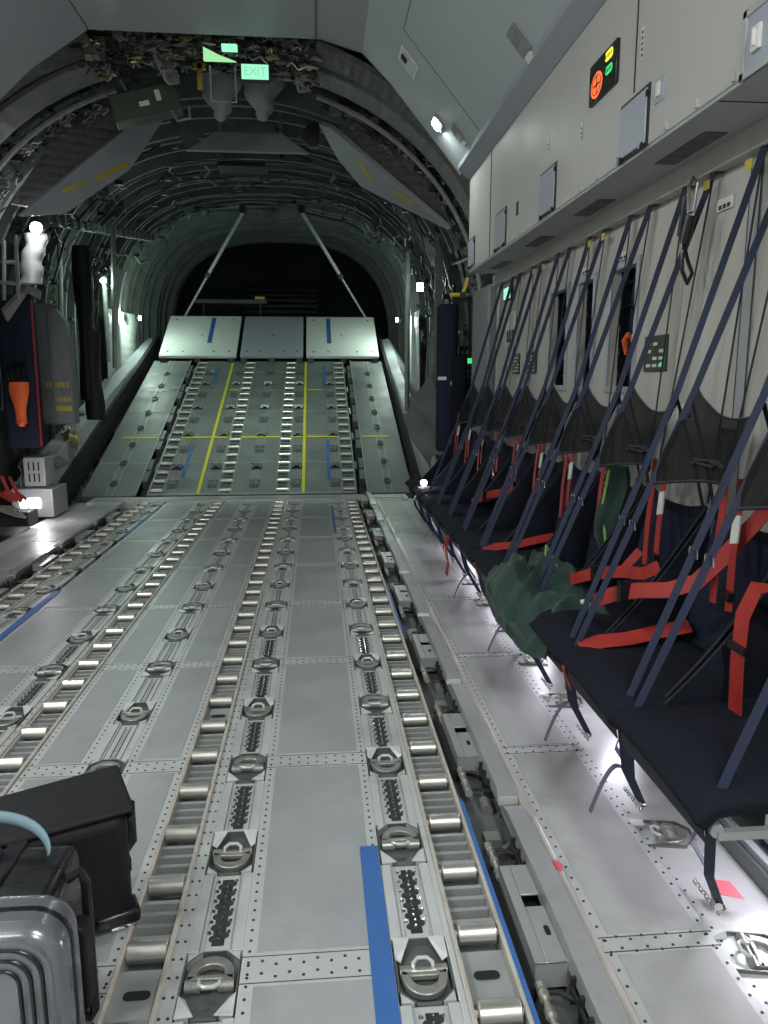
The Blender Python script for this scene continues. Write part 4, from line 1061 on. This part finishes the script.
# ------------------------------------------------------------------ SEATS
def sagcurve(a, b, sag, n=8):
    a = Vector(a); b = Vector(b); return [a.lerp(b,i/n)+Vector((0,0,-sag*4*(i/n)*(1-i/n))) for i in range(n+1)]
SF, SBK = 1.64, 2.08   # seat front and back x
SC = 2.2
def X_(x): return x-SC
HW = .24
def make_seat(full=True, lap=0):
    t = thing('troop_seat','x','seat',group='navy troop seats along the right wall')
    # cushion
    def cush(u,v):
        x = X_(SF)+(SBK-SF)*u; y = -HW+2*HW*v
        z = .475 + .012*math.sin(math.pi*v)*math.sin(math.pi*min(1,u*1.2)) - .03*(max(0,(.08-u)/.08))**2 - .012*max(0,(abs(v-.5)-.46)/.04) + .01*math.sin(5*u+3*v)
        return (x,y,z)
    o = MB().grid(lambda u,v: cush(v,u), 20, 16, .055).build('seat','navy',t,bevel=.01)
    fr = MB(); fr.cyl((X_(SF+.03),-HW+.005,.435),(X_(SF+.03),HW-.005,.435),.016,12); fr.cyl((X_(SBK),-HW,.44),(X_(SBK),HW,.44),.014,10)
    fr.box(X_(SF+.03),X_(SBK),-HW,-HW+.018,.415,.435).box(X_(SF+.03),X_(SBK),HW-.018,HW,.415,.435)
    fr.build('seat_frame','lock',t)
    # front valance (grey fabric fold)
    MB().grid(lambda u,v: (X_(SF)+.004-.006*math.sin(v*math.pi), -HW+.01+(2*HW-.02)*u, .462-.055*v), 10, 4, .004).build('valance','webd',t)
    # backrest
    def back(u,v):
        y = -.215+.43*u; z = .47+.52*v
        x = 2.05+.10*v + .05*math.sin(math.pi*u)*math.sin(math.pi*min(1,v*1.0)) + .008*math.sin(9*u+4*v)
        return (X_(min(x,2.188)),y,z-.03*math.sin(math.pi*u)*v)
    MB().grid(back, 16, 14, .008).build('backrest','navy2',t)
    MB().grid(lambda u,v: tuple(Vector(back(u,.93+.07*v))+Vector((-.006,0,.003))), 16, 3, .008).build('back_band','navy',t)
    # side wings
    for s in (-1,1):
        a = Vector((X_(1.72),s*HW,.475)); b = Vector((X_(2.12),s*.235,.47)); c_ = Vector((X_(2.13),s*.232,.99))
        def wing(u,v,a=a,b=b,c_=c_,s=s):
            p = a.lerp(b,u); q = a.lerp(c_,u); r = p.lerp(q,v); return (r.x, r.y - s*.03*math.sin(math.pi*v)*u*math.sin(math.pi*u*.9), r.z - .035*math.sin(math.pi*u)*v)
        MB().grid(wing, 12, 8, .004).build('side_wing','navy',t)
        MB().tube([tuple(Vector(wing(i/12,1))+Vector((0,0,.002))) for i in range(13)],.0035,5).build('wing_piping','webd',t)
    if full:
        Kn = Vector((X_(2.0),-.235,1.39)); Kf = Vector((X_(2.0),.15,1.39))
        for (H,K,Fp) in (((X_(2.17),-.35,2.13),Kn,(X_(SF+.015),-HW+.018,.47)),((X_(2.17),-.05,2.13),Kf,(X_(SF+.015),HW-.018,.47))):
            H = Vector(H); Fp = Vector(Fp)
            pts = [H.lerp(K,i/5) for i in range(6)] + [K.lerp(Fp,i/7) for i in range(1,8)]
            sd = MB().ribbon(pts, .021, (.75,-.65,0), .003).build('suspension_strap','web',t)
            d = MB(); q = K.lerp(Fp,.48); d.T = Matrix.Translation(q); d.tube([(0,-.022,-.012),(0,.022,-.012),(0,.022,.012),(0,-.022,.012)],.003,6,True)
            d.build('buckle','chrome',sd)
            hk = MB(); hk.T = Matrix.Translation(H); hk.box(-.004,.03,-.02,.02,-.012,.016).cyl((-.006,-.02,.0),(-.006,.02,.0),.007,8); hk.build('hook','plastic',sd)
        # thin rear straps
        g = MB(); 
        for s,hy in ((-1,-.33),(1,-.03)):
            g.ribbon(sagcurve((X_(2.175),hy,2.10),(X_(2.145),s*.21,1.0),0),.010,(0,1,0),.002)
            g.ribbon([(X_(2.0),s*.20-.03,1.36),(X_(2.08),s*.21-.01,1.15),(X_(2.13),s*.21,.98)],.022,(0,1,0),.002)
        g.build('rear_strap','webd',t)
        # mesh headrest, slung between the two straps
        def head(u,v):
            y0 = -.235+.07*v*.0; top = Kn.lerp(Kf,u); 
            bn = Kn.lerp(Vector((X_(SF+.015),-HW+.018,.47)),.33); bf = Kf.lerp(Vector((X_(SF+.015),HW-.018,.47)),.33)
            bot = bn.lerp(bf,u)
            p = top.lerp(bot,v); bow = math.sin(math.pi*u)
            return (p.x+.10*bow*(.35+.65*v)+.010*math.sin(8*u+5*v), p.y, p.z-.085*bow**.7*(1-v)+.03*bow*v)
        MB().grid(head, 18, 10).build('headrest','mesh',t)
        MB().tube([head(i/18,0) for i in range(19)],.004,5).tube([head(i/18,1) for i in range(19)],.005,5).build('headrest_hem','webd',t)
        MB().tube([tuple(Vector(head(.55+.2*math.sin(i*.9),.72+.05*math.cos(i*1.3)))+Vector((-.012,0,0))) for i in range(10)],.006,5).build('cord','webd',t)
    # red shoulder harness
    hs = MB()
    for dy in (-.055,.035):
        hs.ribbon([(X_(2.06),dy,1.13),(X_(2.05),dy-.012,1.02),(X_(2.03),dy-.035,.90),(X_(2.02),dy-.05,.80),(X_(2.015),dy-.06,.74)],.036,(0,1,.1),.003)
    if lap == 1:
        hs.ribbon([(X_(2.02),.03,.78),(X_(1.97),.06,.70),(X_(1.93),.14,.66),(X_(1.86),.20,.63)],.034,(0,.3,1),.003)
    hs = hs.build('shoulder_harness','red',t)
    MB().ribbon([(X_(2.048),-.066,1.02),(X_(2.033),-.086,.94)],.038,(0,1,.1),.005).build('white_label','label',hs)
    MB().box(X_(2.0),X_(2.02),-.135,-.085,.775,.80).build('adjuster','plastic',hs)
    lb = MB()
    if lap in (0,2):
        if lap == 2: lb.ribbon([(X_(2.05),.17,.60),(X_(1.95),.19,.575),(X_(1.85),.20,.55),(X_(1.75),.195,.545),(X_(1.68),.19,.525)],.06,(0,1,.5),.003)
        lb.ribbon([(X_(2.03),-.20,.50),(X_(1.95),-.12,.505),(X_(1.86),.0,.51),(X_(1.80),.12,.508),(X_(1.72),.17,.512)],.042,(1,.4,0),.003)
    if lap == 1:
        lb.ribbon([(X_(1.98),-.22,.78),(X_(1.95),-.16,.74),(X_(1.92),-.05,.72),(X_(1.88),.10,.68),(X_(1.82),.22,.62)],.045,(0,.2,1),.003)
    if lap == 2:
        lb.ribbon([(X_(1.72),.17,.512),(X_(1.66),.20,.51),(X_(1.635),.215,.49),(X_(1.632),.22,.44),(X_(1.66),.225,.37)],.04,(0,1,.2),.003)
    lb = lb.build('lap_belt','red',t)
    bk = MB(); 
    if lap != 1: bk.box(X_(1.70),X_(1.74),.14,.18,.512,.524)
    else: bk.box(X_(1.86),X_(1.88),.07,.11,.65,.71)
    bk.build('belt_buckle','plastic',lb)
    # legs: V webbing from the seat front to the floor fitting
    lg = MB()
    for s in (-1,1):
        lg.ribbon([(X_(SF+.02),s*(HW-.015),.43),(X_(1.72),s*(HW-.01)+.10,.25),(X_(1.84),s*(HW-.0)+.26,.06)],.024,(.75,-.65,0),.003)
        lg = lg
    lg.build('front_leg','web',t,split=True)
    g = MB(); g.ribbon([(X_(SF+.10),-.10,.43),(X_(1.74),.0,.26),(X_(1.82),.06,.14)],.020,(.5,.8,0),.003)
    if lap: MB().ribbon([(X_(1.80-.13*i/9),-.0+.06-.05*i/9,.13+.05*math.sin(math.pi*(i/9)**.7)-.10*(i/9)**2) for i in range(10)],.018,(0,1,.3),.002).build('loose_strap','webg',t)
    g.build('leg_strap','webg',t)
    g = MB(); g.cyl((X_(1.835),-HW-.012+.26,.055),(X_(1.845),-HW+.03+.26,.055),.011,8); g.tube([(X_(1.85)+.012*math.cos(a),-HW+.27+.018*math.sin(a),.038) for a in [i*.785 for i in range(8)]],.004,6,True)
    g.build('floor_clip','chrome',t)
    g = MB(); 
    for i in range(9): 
        y = -HW+.28+i*.016; g.tube([(X_(1.855)+.006*math.cos(a)*(1 if i%2 else .4), y+.010*math.sin(a), .012+.006*math.cos(a)*(0 if i%2 else 1)) for a in [j*1.047 for j in range(6)]],.002,4,True)
    g.build('chain','chrome',t)
    return t
full1 = make_seat(True,1); full0 = make_seat(True,0); full2 = make_seat(True,2); plain = make_seat(False,0)
trees = {o.name: tree_of(o) for o in (full0,full1,full2,plain)}
seen = set()
SY = [1.70+.5*i for i in range(11)]
plan = [full0,full2,full1,full0,full2,full0,full1,full0,full0,plain,plain]
desc = ['nearest the camera with a pale buckle on its front','with a red belt hanging over its front edge','under the crumpled green jacket','holding the aft end of the green jacket','just beyond the green jacket','sixth along the right wall','seventh along the right wall','eighth along the right wall','ninth along the right wall beside the last wall hooks','without headrest, beyond the last wall hooks','farthest of the row beside the ramp']
for i,(p,y) in enumerate(zip(plan,SY)):
    lab = 'navy troop seat '+desc[i]
    if p.name not in seen: o = p; seen.add(p.name); o['label'] = lab
    else: o = copy_tree(p, trees[p.name], lab)
    o.location = (SC, y, 0); o['category'] = 'seat'

# big red loop standing on the nearest seat's back
t = thing('red_belt','red belt with black adjuster lying down the nearest seat back','belt',(1.98,1.80,.5))
MB().ribbon([(.06,.0,.34),(.02,.03,.385),(-.03,.05,.38),(-.055,.06,.30),(-.06,.06,.17),(-.06,.05,.03)],.062,(0,1,.1),.003).build('webbing','red',t)
MB().box(-.068,-.05,.02,.10,.20,.222).build('adjuster','plastic',t)
t = thing('seat_belt','pale rectangular buckle on a red belt on the nearest seat','buckle',(1.80,1.66,.497))
MB().box(-.03,.03,-.022,.022,0,.012).build('buckle','label',t,bevel=.004); MB().box(-.015,.015,-.01,.01,.012,.014).build('slot','plastic',t); MB().ribbon([(.02,-.01,.01),(.07,-.03,.02),(.12,-.05,.01)],.045,(0,1,.2),.003).build('belt','red',t)
t = thing('red_belt','long red belt running diagonally across the near seat backs','belt',(0,0,0))
MB().ribbon([(2.12,2.02,1.12),(2.08,2.10,1.0),(2.03,2.17,.88),(1.97,2.20,.80),(1.90,2.24,.765),(1.84,2.33,.74),(1.80,2.43,.70),(1.76,2.50,.655)],.05,(0,.35,1),.003).build('webbing','red',t)
MB().box(1.795,1.83,2.36,2.39,.69,.76).build('adjuster','plastic',t); MB().cyl((1.745,2.51,.645),(1.735,2.545,.64),.010,10).build('tip','label',t)
# carabiner with black cord at a wall hook
t = thing('carabiner','steel carabiner and black looped cord on a near wall hook','carabiner',(2.10,2.66,2.02))
g = MB(); g.tube([(0,-.03,.06),(0,.0,.085),(0,.03,.06),(0,.02,-.03),(0,-.02,-.03)],.006,8,True); g.build('hook','chrome',t)
MB().cyl((0,0,-.04),(-.01,.02,-.13),.02,10).cyl((.0,.04,.03),(-.01,.05,-.10),.014,8).build('tensioner','plastic',t)
MB().tube([(-.01,.02,-.13),(-.012,-.02,-.19),(-.012,-.06,-.24),(-.012,-.03,-.27),(-.01,.02,-.22),(-.01,.03,-.15)],.007,6).build('cord','plastic',t)
# green jacket draped over seats
from mathutils import noise
def jacket(u, v):
    # v 0: back of the seat pans ... 1: hanging a little over the front edge; u along the row
    w_ = .5+.5*math.sin(math.pi*min(1,u*1.1))
    y = 2.63+.98*u + .07*math.sin(5*v+2*u)
    L = .06+(.30+.20*w_)*v + .015*math.sin(11*u)
    x = 2.0-L; z = .498; over = max(0, (SF-.005)-x)
    p = Vector((u*3.0+v*1.2, v*2.6-u*.8, 0)); r1 = 1-abs(noise.noise(p*1.25+Vector((3,1,0))))*3.0; r2 = 1-abs(noise.noise(p*2.9+Vector((7,4,2))))*2.0
    fold = .075*max(0,r1)**1.8+.02*noise.noise(p*2.6)+.008*noise.noise(p*5)
    edge = min(1, 5*min(u,1-u,v+.06,1-v+.25))
    h = (.012+.075*math.sin(math.pi*u)**.7*math.sin(math.pi*min(1,.15+v*.8))+fold)*max(0,edge)
    if over > 0: x = SF-.016-.35*h-.15*over; z = .5-over*.8; h = h*.35
    return (x, y, z+max(.004,h))
t = thing('green_jacket','crumpled dark green jacket draped over the third and fourth seats','jacket')
MB().grid(jacket, 80, 60, .008).build('cloth','green',t,smooth=60)
MB().tube([(1.86,3.22,.60),(1.82,3.18,.66),(1.80,3.20,.70),(1.78,3.14,.67)],.006,6).build('piping','lime',t)
# jacket hanging on a seat back
t = thing('hanging_jacket','dark green jacket with lime piping hanging on a seat back','jacket',(2.06,3.05,.55))
MB().grid(lambda u,v: (-.02+.03*math.sin(6*u)+.02*math.sin(9*v), .16*(u-.5)*(1.3-v*.5), .52*v), 12, 12, .015).build('cloth','green',t)
MB().tube([(-.06,.02,.0),(-.055,-.01,.2),(-.06,.03,.35),(-.05,.0,.50)],.006,6).build('piping','lime',t)
# red tag bundle under far seats, straw yellow etc
t = thing('red_tag_bundle','bright red ribbon bundle hanging from a mid row seat front','ribbon',(1.63,4.72,.20))
g = MB()
for i in range(6): g.ribbon([(0,.01*i-.03,.24),(-.02+.01*math.sin(i),.012*i-.03,.15),(.0,.01*i-.04,.06),(-.01,.014*i-.04,-.02)],.02,(0,1,.2),.002)
g.build('webbing','red',t)
# yellow item behind seats
o = MB().box(2.13,2.16,5.42,5.52,.98,1.10).build('yellow_card','yellow',bevel=.01); tag(o,'small yellow card stuck behind the far seat backs','card')

# under-seat lamps (the aircraft's floor-level lamps)
M['e_under'] = emis('under_seat_lamp', (.90,.86,1.0), 30)
UL = [1.86, 2.97, 4.1, 5.2, 6.2]
for i, y in enumerate(UL):
    t = thing('floor_lamp', f'{ORD[i]} low white lamp on the side ledge under the seats', 'lamp', (2.13, y, .075), group=None)
    MB().box(-.03,.05,-.09,.09,0,.17).build('housing','lock',t,bevel=.004); MB().box(-.036,-.03,-.075,.075,.10,.15).build('lens','e_under',t,smooth=0)
t = thing('reading_lamp','small glaring lamp low between the far seats','lamp',(1.70,6.35,.56)); MB().cyl((0,0,0),(.0,.03,.0),.03,12).build('housing','lock',t); MB().cyl((0,-.006,0),(0,.0,0),.026,12).build('lens','e_white',t,smooth=0)
MB().cyl((0,.02,-.02),(-.10,.04,-.18),.010,8).build('stem','chrome',t)

# ------------------------------------------------------------------ LUGGAGE
# silver hard-shell suitcase
t = thing('suitcase','silver grooved hard-shell suitcase at the bottom left corner','suitcase',(.085,1.235,0))
def shell(mb, w, h, y0, y1, r, zb=0.):
    mb.prism(rrect(-w,w,zb,h,r,8),'y',y0,y1); return mb
shell(MB(), .245,.458,.015,.135,.07).build('shell','silver',t,bevel=.03,seg=4)
for k,(w_,h0,h1,r_) in enumerate(((.222,.02,.435,.06),(.202,.04,.415,.05),(.182,.06,.395,.04))):
    P = rrect(-w_,w_,h0,h1,r_,6)
    MB().tube([(x,.015,z) for x,z in P], .008, 8, True).build('shell_ridge','silver',t)
    P = rrect(-w_+.011,w_-.011,h0+.011,h1-.011,r_-.008,6)
    MB().tube([(x,.014,z) for x,z in P], .005, 6, True).build('shell_groove','plastic',t)
MB().prism(rrect(-.2475,.2475,-.0025,.4605,.072,8),'y',.07,.08).build('zip_seam','plastic',t)
for x in (-.2,.2):
    MB().cyl((x-.012,.05,.018),(x+.012,.05,.018),.018,12).build('wheel','plastic',t)
# black hard case with side handle
t = thing('hard_case','black hard case with side handle behind the silver suitcase','case',(.02,1.50,0))
MB().box(-.22,.235,-.12,.12,.02,.395).build('shell','plastic',t,bevel=.025,seg=3)
g = MB(); 
for x in (-.1,.0,.1): g.box(x-.02,x+.02,-.125,.125,.03,.402)
g.build('rib','plastic',t,bevel=.006)
MB().tube([(.235,.02,.37),(.262,.02,.385),(.272,.02,.36),(.272,.02,.05),(.262,.02,.03),(.235,.02,.04)],.011,8).build('frame_bar','plastic',t)
MB().prism(rrect(.245,.285,.10,.30,.018),'y',-.045,-.0).build('handle','softcase',t,bevel=.006)
MB().box(.2352,.2375,-.11,-.06,.22,.34).build('label','label',t,smooth=0)
# tall black soft case
t = thing('camera_case','tall black rolling case with wedge-shaped lid behind the others','case',(.03,1.815,0)); t.rotation_euler = (0,0,R(24))
MB().box(-.30,.26,-.10,.10,.02,.33).build('body','softcase',t,bevel=.035,seg=4)
g = MB(); g.add([(-.32,-.11,.325),(.275,-.11,.335),(.275,.12,.335),(-.32,.10,.325),(-.32,-.10,.345),(.27,-.10,.350),(.27,.10,.372),(-.32,.10,.345)],[(3,2,1,0),(4,5,6,7),(0,1,5,4),(1,2,6,5),(2,3,7,6),(3,0,4,7)])
g.build('lid','softcase',t,bevel=.018,seg=3)
MB().tube([(.268,-.095,.31),(.275,0,.312),(.268,.10,.315)],.009,6).build('zip','plastic',t)
g = MB(); g.tube([(.262,.03,.30),(.285,.035,.28),(.285,.035,.17),(.262,.03,.15)],.014,8); g.build('side_handle','plastic',t)
MB().box(.255,.275,.0,.06,.30,.33).box(.255,.275,.0,.06,.10,.14).build('fastener','plastic',t,bevel=.004)
MB().cyl((.20,-.08,.022),(.26,-.08,.022),.022,14).build('wheel','chrome',t); MB().box(.16,.275,-.105,-.03,.02,.06).build('foot','plastic',t,bevel=.01)
# pale blue curved cap / neck pillow on the cases
t = thing('neck_pillow','pale blue curved travel pillow resting on the black case','pillow',(.14,1.47,.405))
def crest(u,v):
    a = math.pi*(.05+.9*u); rr_ = .16; x = -.075+rr_*math.cos(a); y = .03+.10*math.sin(a); w = .015*(.4+.6*math.sin(math.pi*u))
    return (x+w*.6*math.cos(6.283*v)*math.cos(a), y+w*math.sin(6.283*v)*.8, .02+w*.9*math.cos(6.283*v)+.05*math.sin(a))
MB().grid(crest, 24, 14).build('pillow','paleblue',t)
o = MB().grid(lump(-.02,1.55,.397,.12,.08,.06,9), 14, 20).build('folded_cap','navy2'); tag(o,'dark folded cap lying under the pale blue pillow','cap')
# white cloth behind the tall case
o = MB().grid(lump(-.20,2.45,.0,.10,.07,.05,12), 14, 20).build('white_cloth','label'); tag(o,'small crumpled white cloth on the floor behind the cases','cloth')

# ------------------------------------------------------------------ LIGHTS
def area(name, loc, target, e, size, col, sy=None, spread=180):
    l = bpy.data.lights.new(name,'AREA'); l.energy = e; l.size = size; l.color = col; l.spread = R(spread)
    if sy: l.shape = 'RECTANGLE'; l.size_y = sy
    o = bpy.data.objects.new(name, l); COL.objects.link(o); o.location = loc
    o.rotation_euler = (Vector(target)-Vector(loc)).to_track_quat('-Z','Y').to_euler(); return o
def point(name, loc, e, col, r=.05):
    l = bpy.data.lights.new(name,'POINT'); l.energy = e; l.color = col; l.shadow_soft_size = r
    o = bpy.data.objects.new(name, l); COL.objects.link(o); o.location = loc; return o
cool = (.90,1,.97)
# cabin lamps: fixtures on both slanted panels, forward part of the hold
k = 0
for s in (-1,1):
    for y in ((-2.4,-.6,1.2,3.2) if s < 0 else (-2.4,-.4)):
        x, z = ceil_pt(.5, s)
        ceil_lamp(.5, y, f'{["first","second","third","fourth","first","second"][k]} cabin lamp from the front along the {"left" if s < 0 else "right"} slanted ceiling panel', s); k += 1
        area('cabin_light', (x-s*.05, y, z-.06), (s*.2, y+.4, 0), 66 if s < 0 else 60, .25, (.97,1,.975), .5)
area('lamp_light', tuple(Vector((ceil_pt(.6)[0],5.55,ceil_pt(.6)[1]))+nrm*18), (.3,5.9,0), 7, .12, cool)
for y in UL:
    area('under_seat_light', (2.085, y, .22), (1.5, y, -.05), 1.5, .1, (.90,.86,1), .16)
point('reading_light', (1.68,6.3,.56), 1.5, (1,.95,.95), .03)
point('left_box_light', (-1.95,7.75,.30), 6, (1,.93,1), .05)
p = at(36,228,7.5); point('left_high_light', tuple(p), 7, (.95,.95,1), .05)
p = at(104,281,10.1); point('left_pole_light', tuple(p+Vector((.05,-.12,0))), 11, (.75,1,.85), .05)
p = at(420,287,10.1); point('right_wall_light', tuple(p+Vector((-.08,-.12,0))), 6, (.9,.95,1), .05)
point('toe_light_left', (-2.2,14.1,2.5), 30, (.75,1,.86), .06)
point('toe_light_right', (2.15,14.1,2.45), 30, (.80,1,.88), .06)
for s, sd in ((-1,'left'),(1,'right')):
    t = thing('ramp_lamp', f'small lamp on the {sd} hull beside the white panels','lamp',(s*2.30,14.15,2.50)); MB().cyl((0,0,0),(-s*.03,0,0),.04,10).build('lens','e_lamp',t,smooth=0); MB().cyl((s*.06,0,0),(0,0,0),.055,10).build('housing','dark',t)
area('ramp_fill_light', (0,9.4,3.75), (0,11.8,.6), 42, .5, (.80,1,.88), .3, spread=115)  # fill light and housing added to light the ramp deck, spread kept narrow
t = thing('ramp_fill_housing','added fill lamp panel in the hull roof above the ramp hinge','lamp',(0,9.4,3.80)); MB().box(-.27,.27,-.17,.17,0,.05).build('housing','dark',t,bevel=.005)

w = bpy.data.worlds.new('World'); bpy.context.scene.world = w; w.use_nodes = True
w.node_tree.nodes['Background'].inputs[0].default_value = (.6,.7,.75,1); w.node_tree.nodes['Background'].inputs[1].default_value = .05

# ------------------------------------------------------------------ CAMERA
cd = bpy.data.cameras.new('camera'); cam = bpy.data.objects.new('camera', cd); COL.objects.link(cam)
cd.sensor_fit = 'VERTICAL'; cd.sensor_height = 36; cd.lens = 36*760/1024; cd.clip_start = .05
cam.location = CAM; f = Vector((math.sin(PSc)*math.cos(THc), math.cos(PSc)*math.cos(THc), -math.sin(THc)))
cam.rotation_euler = f.to_track_quat('-Z','Y').to_euler()
sc = bpy.context.scene; sc.camera = cam
sc.view_settings.view_transform = 'Standard'; sc.view_settings.look = 'None'; sc.view_settings.gamma = 1; sc.view_settings.use_curve_mapping = False
sc.view_settings.exposure = 0.28
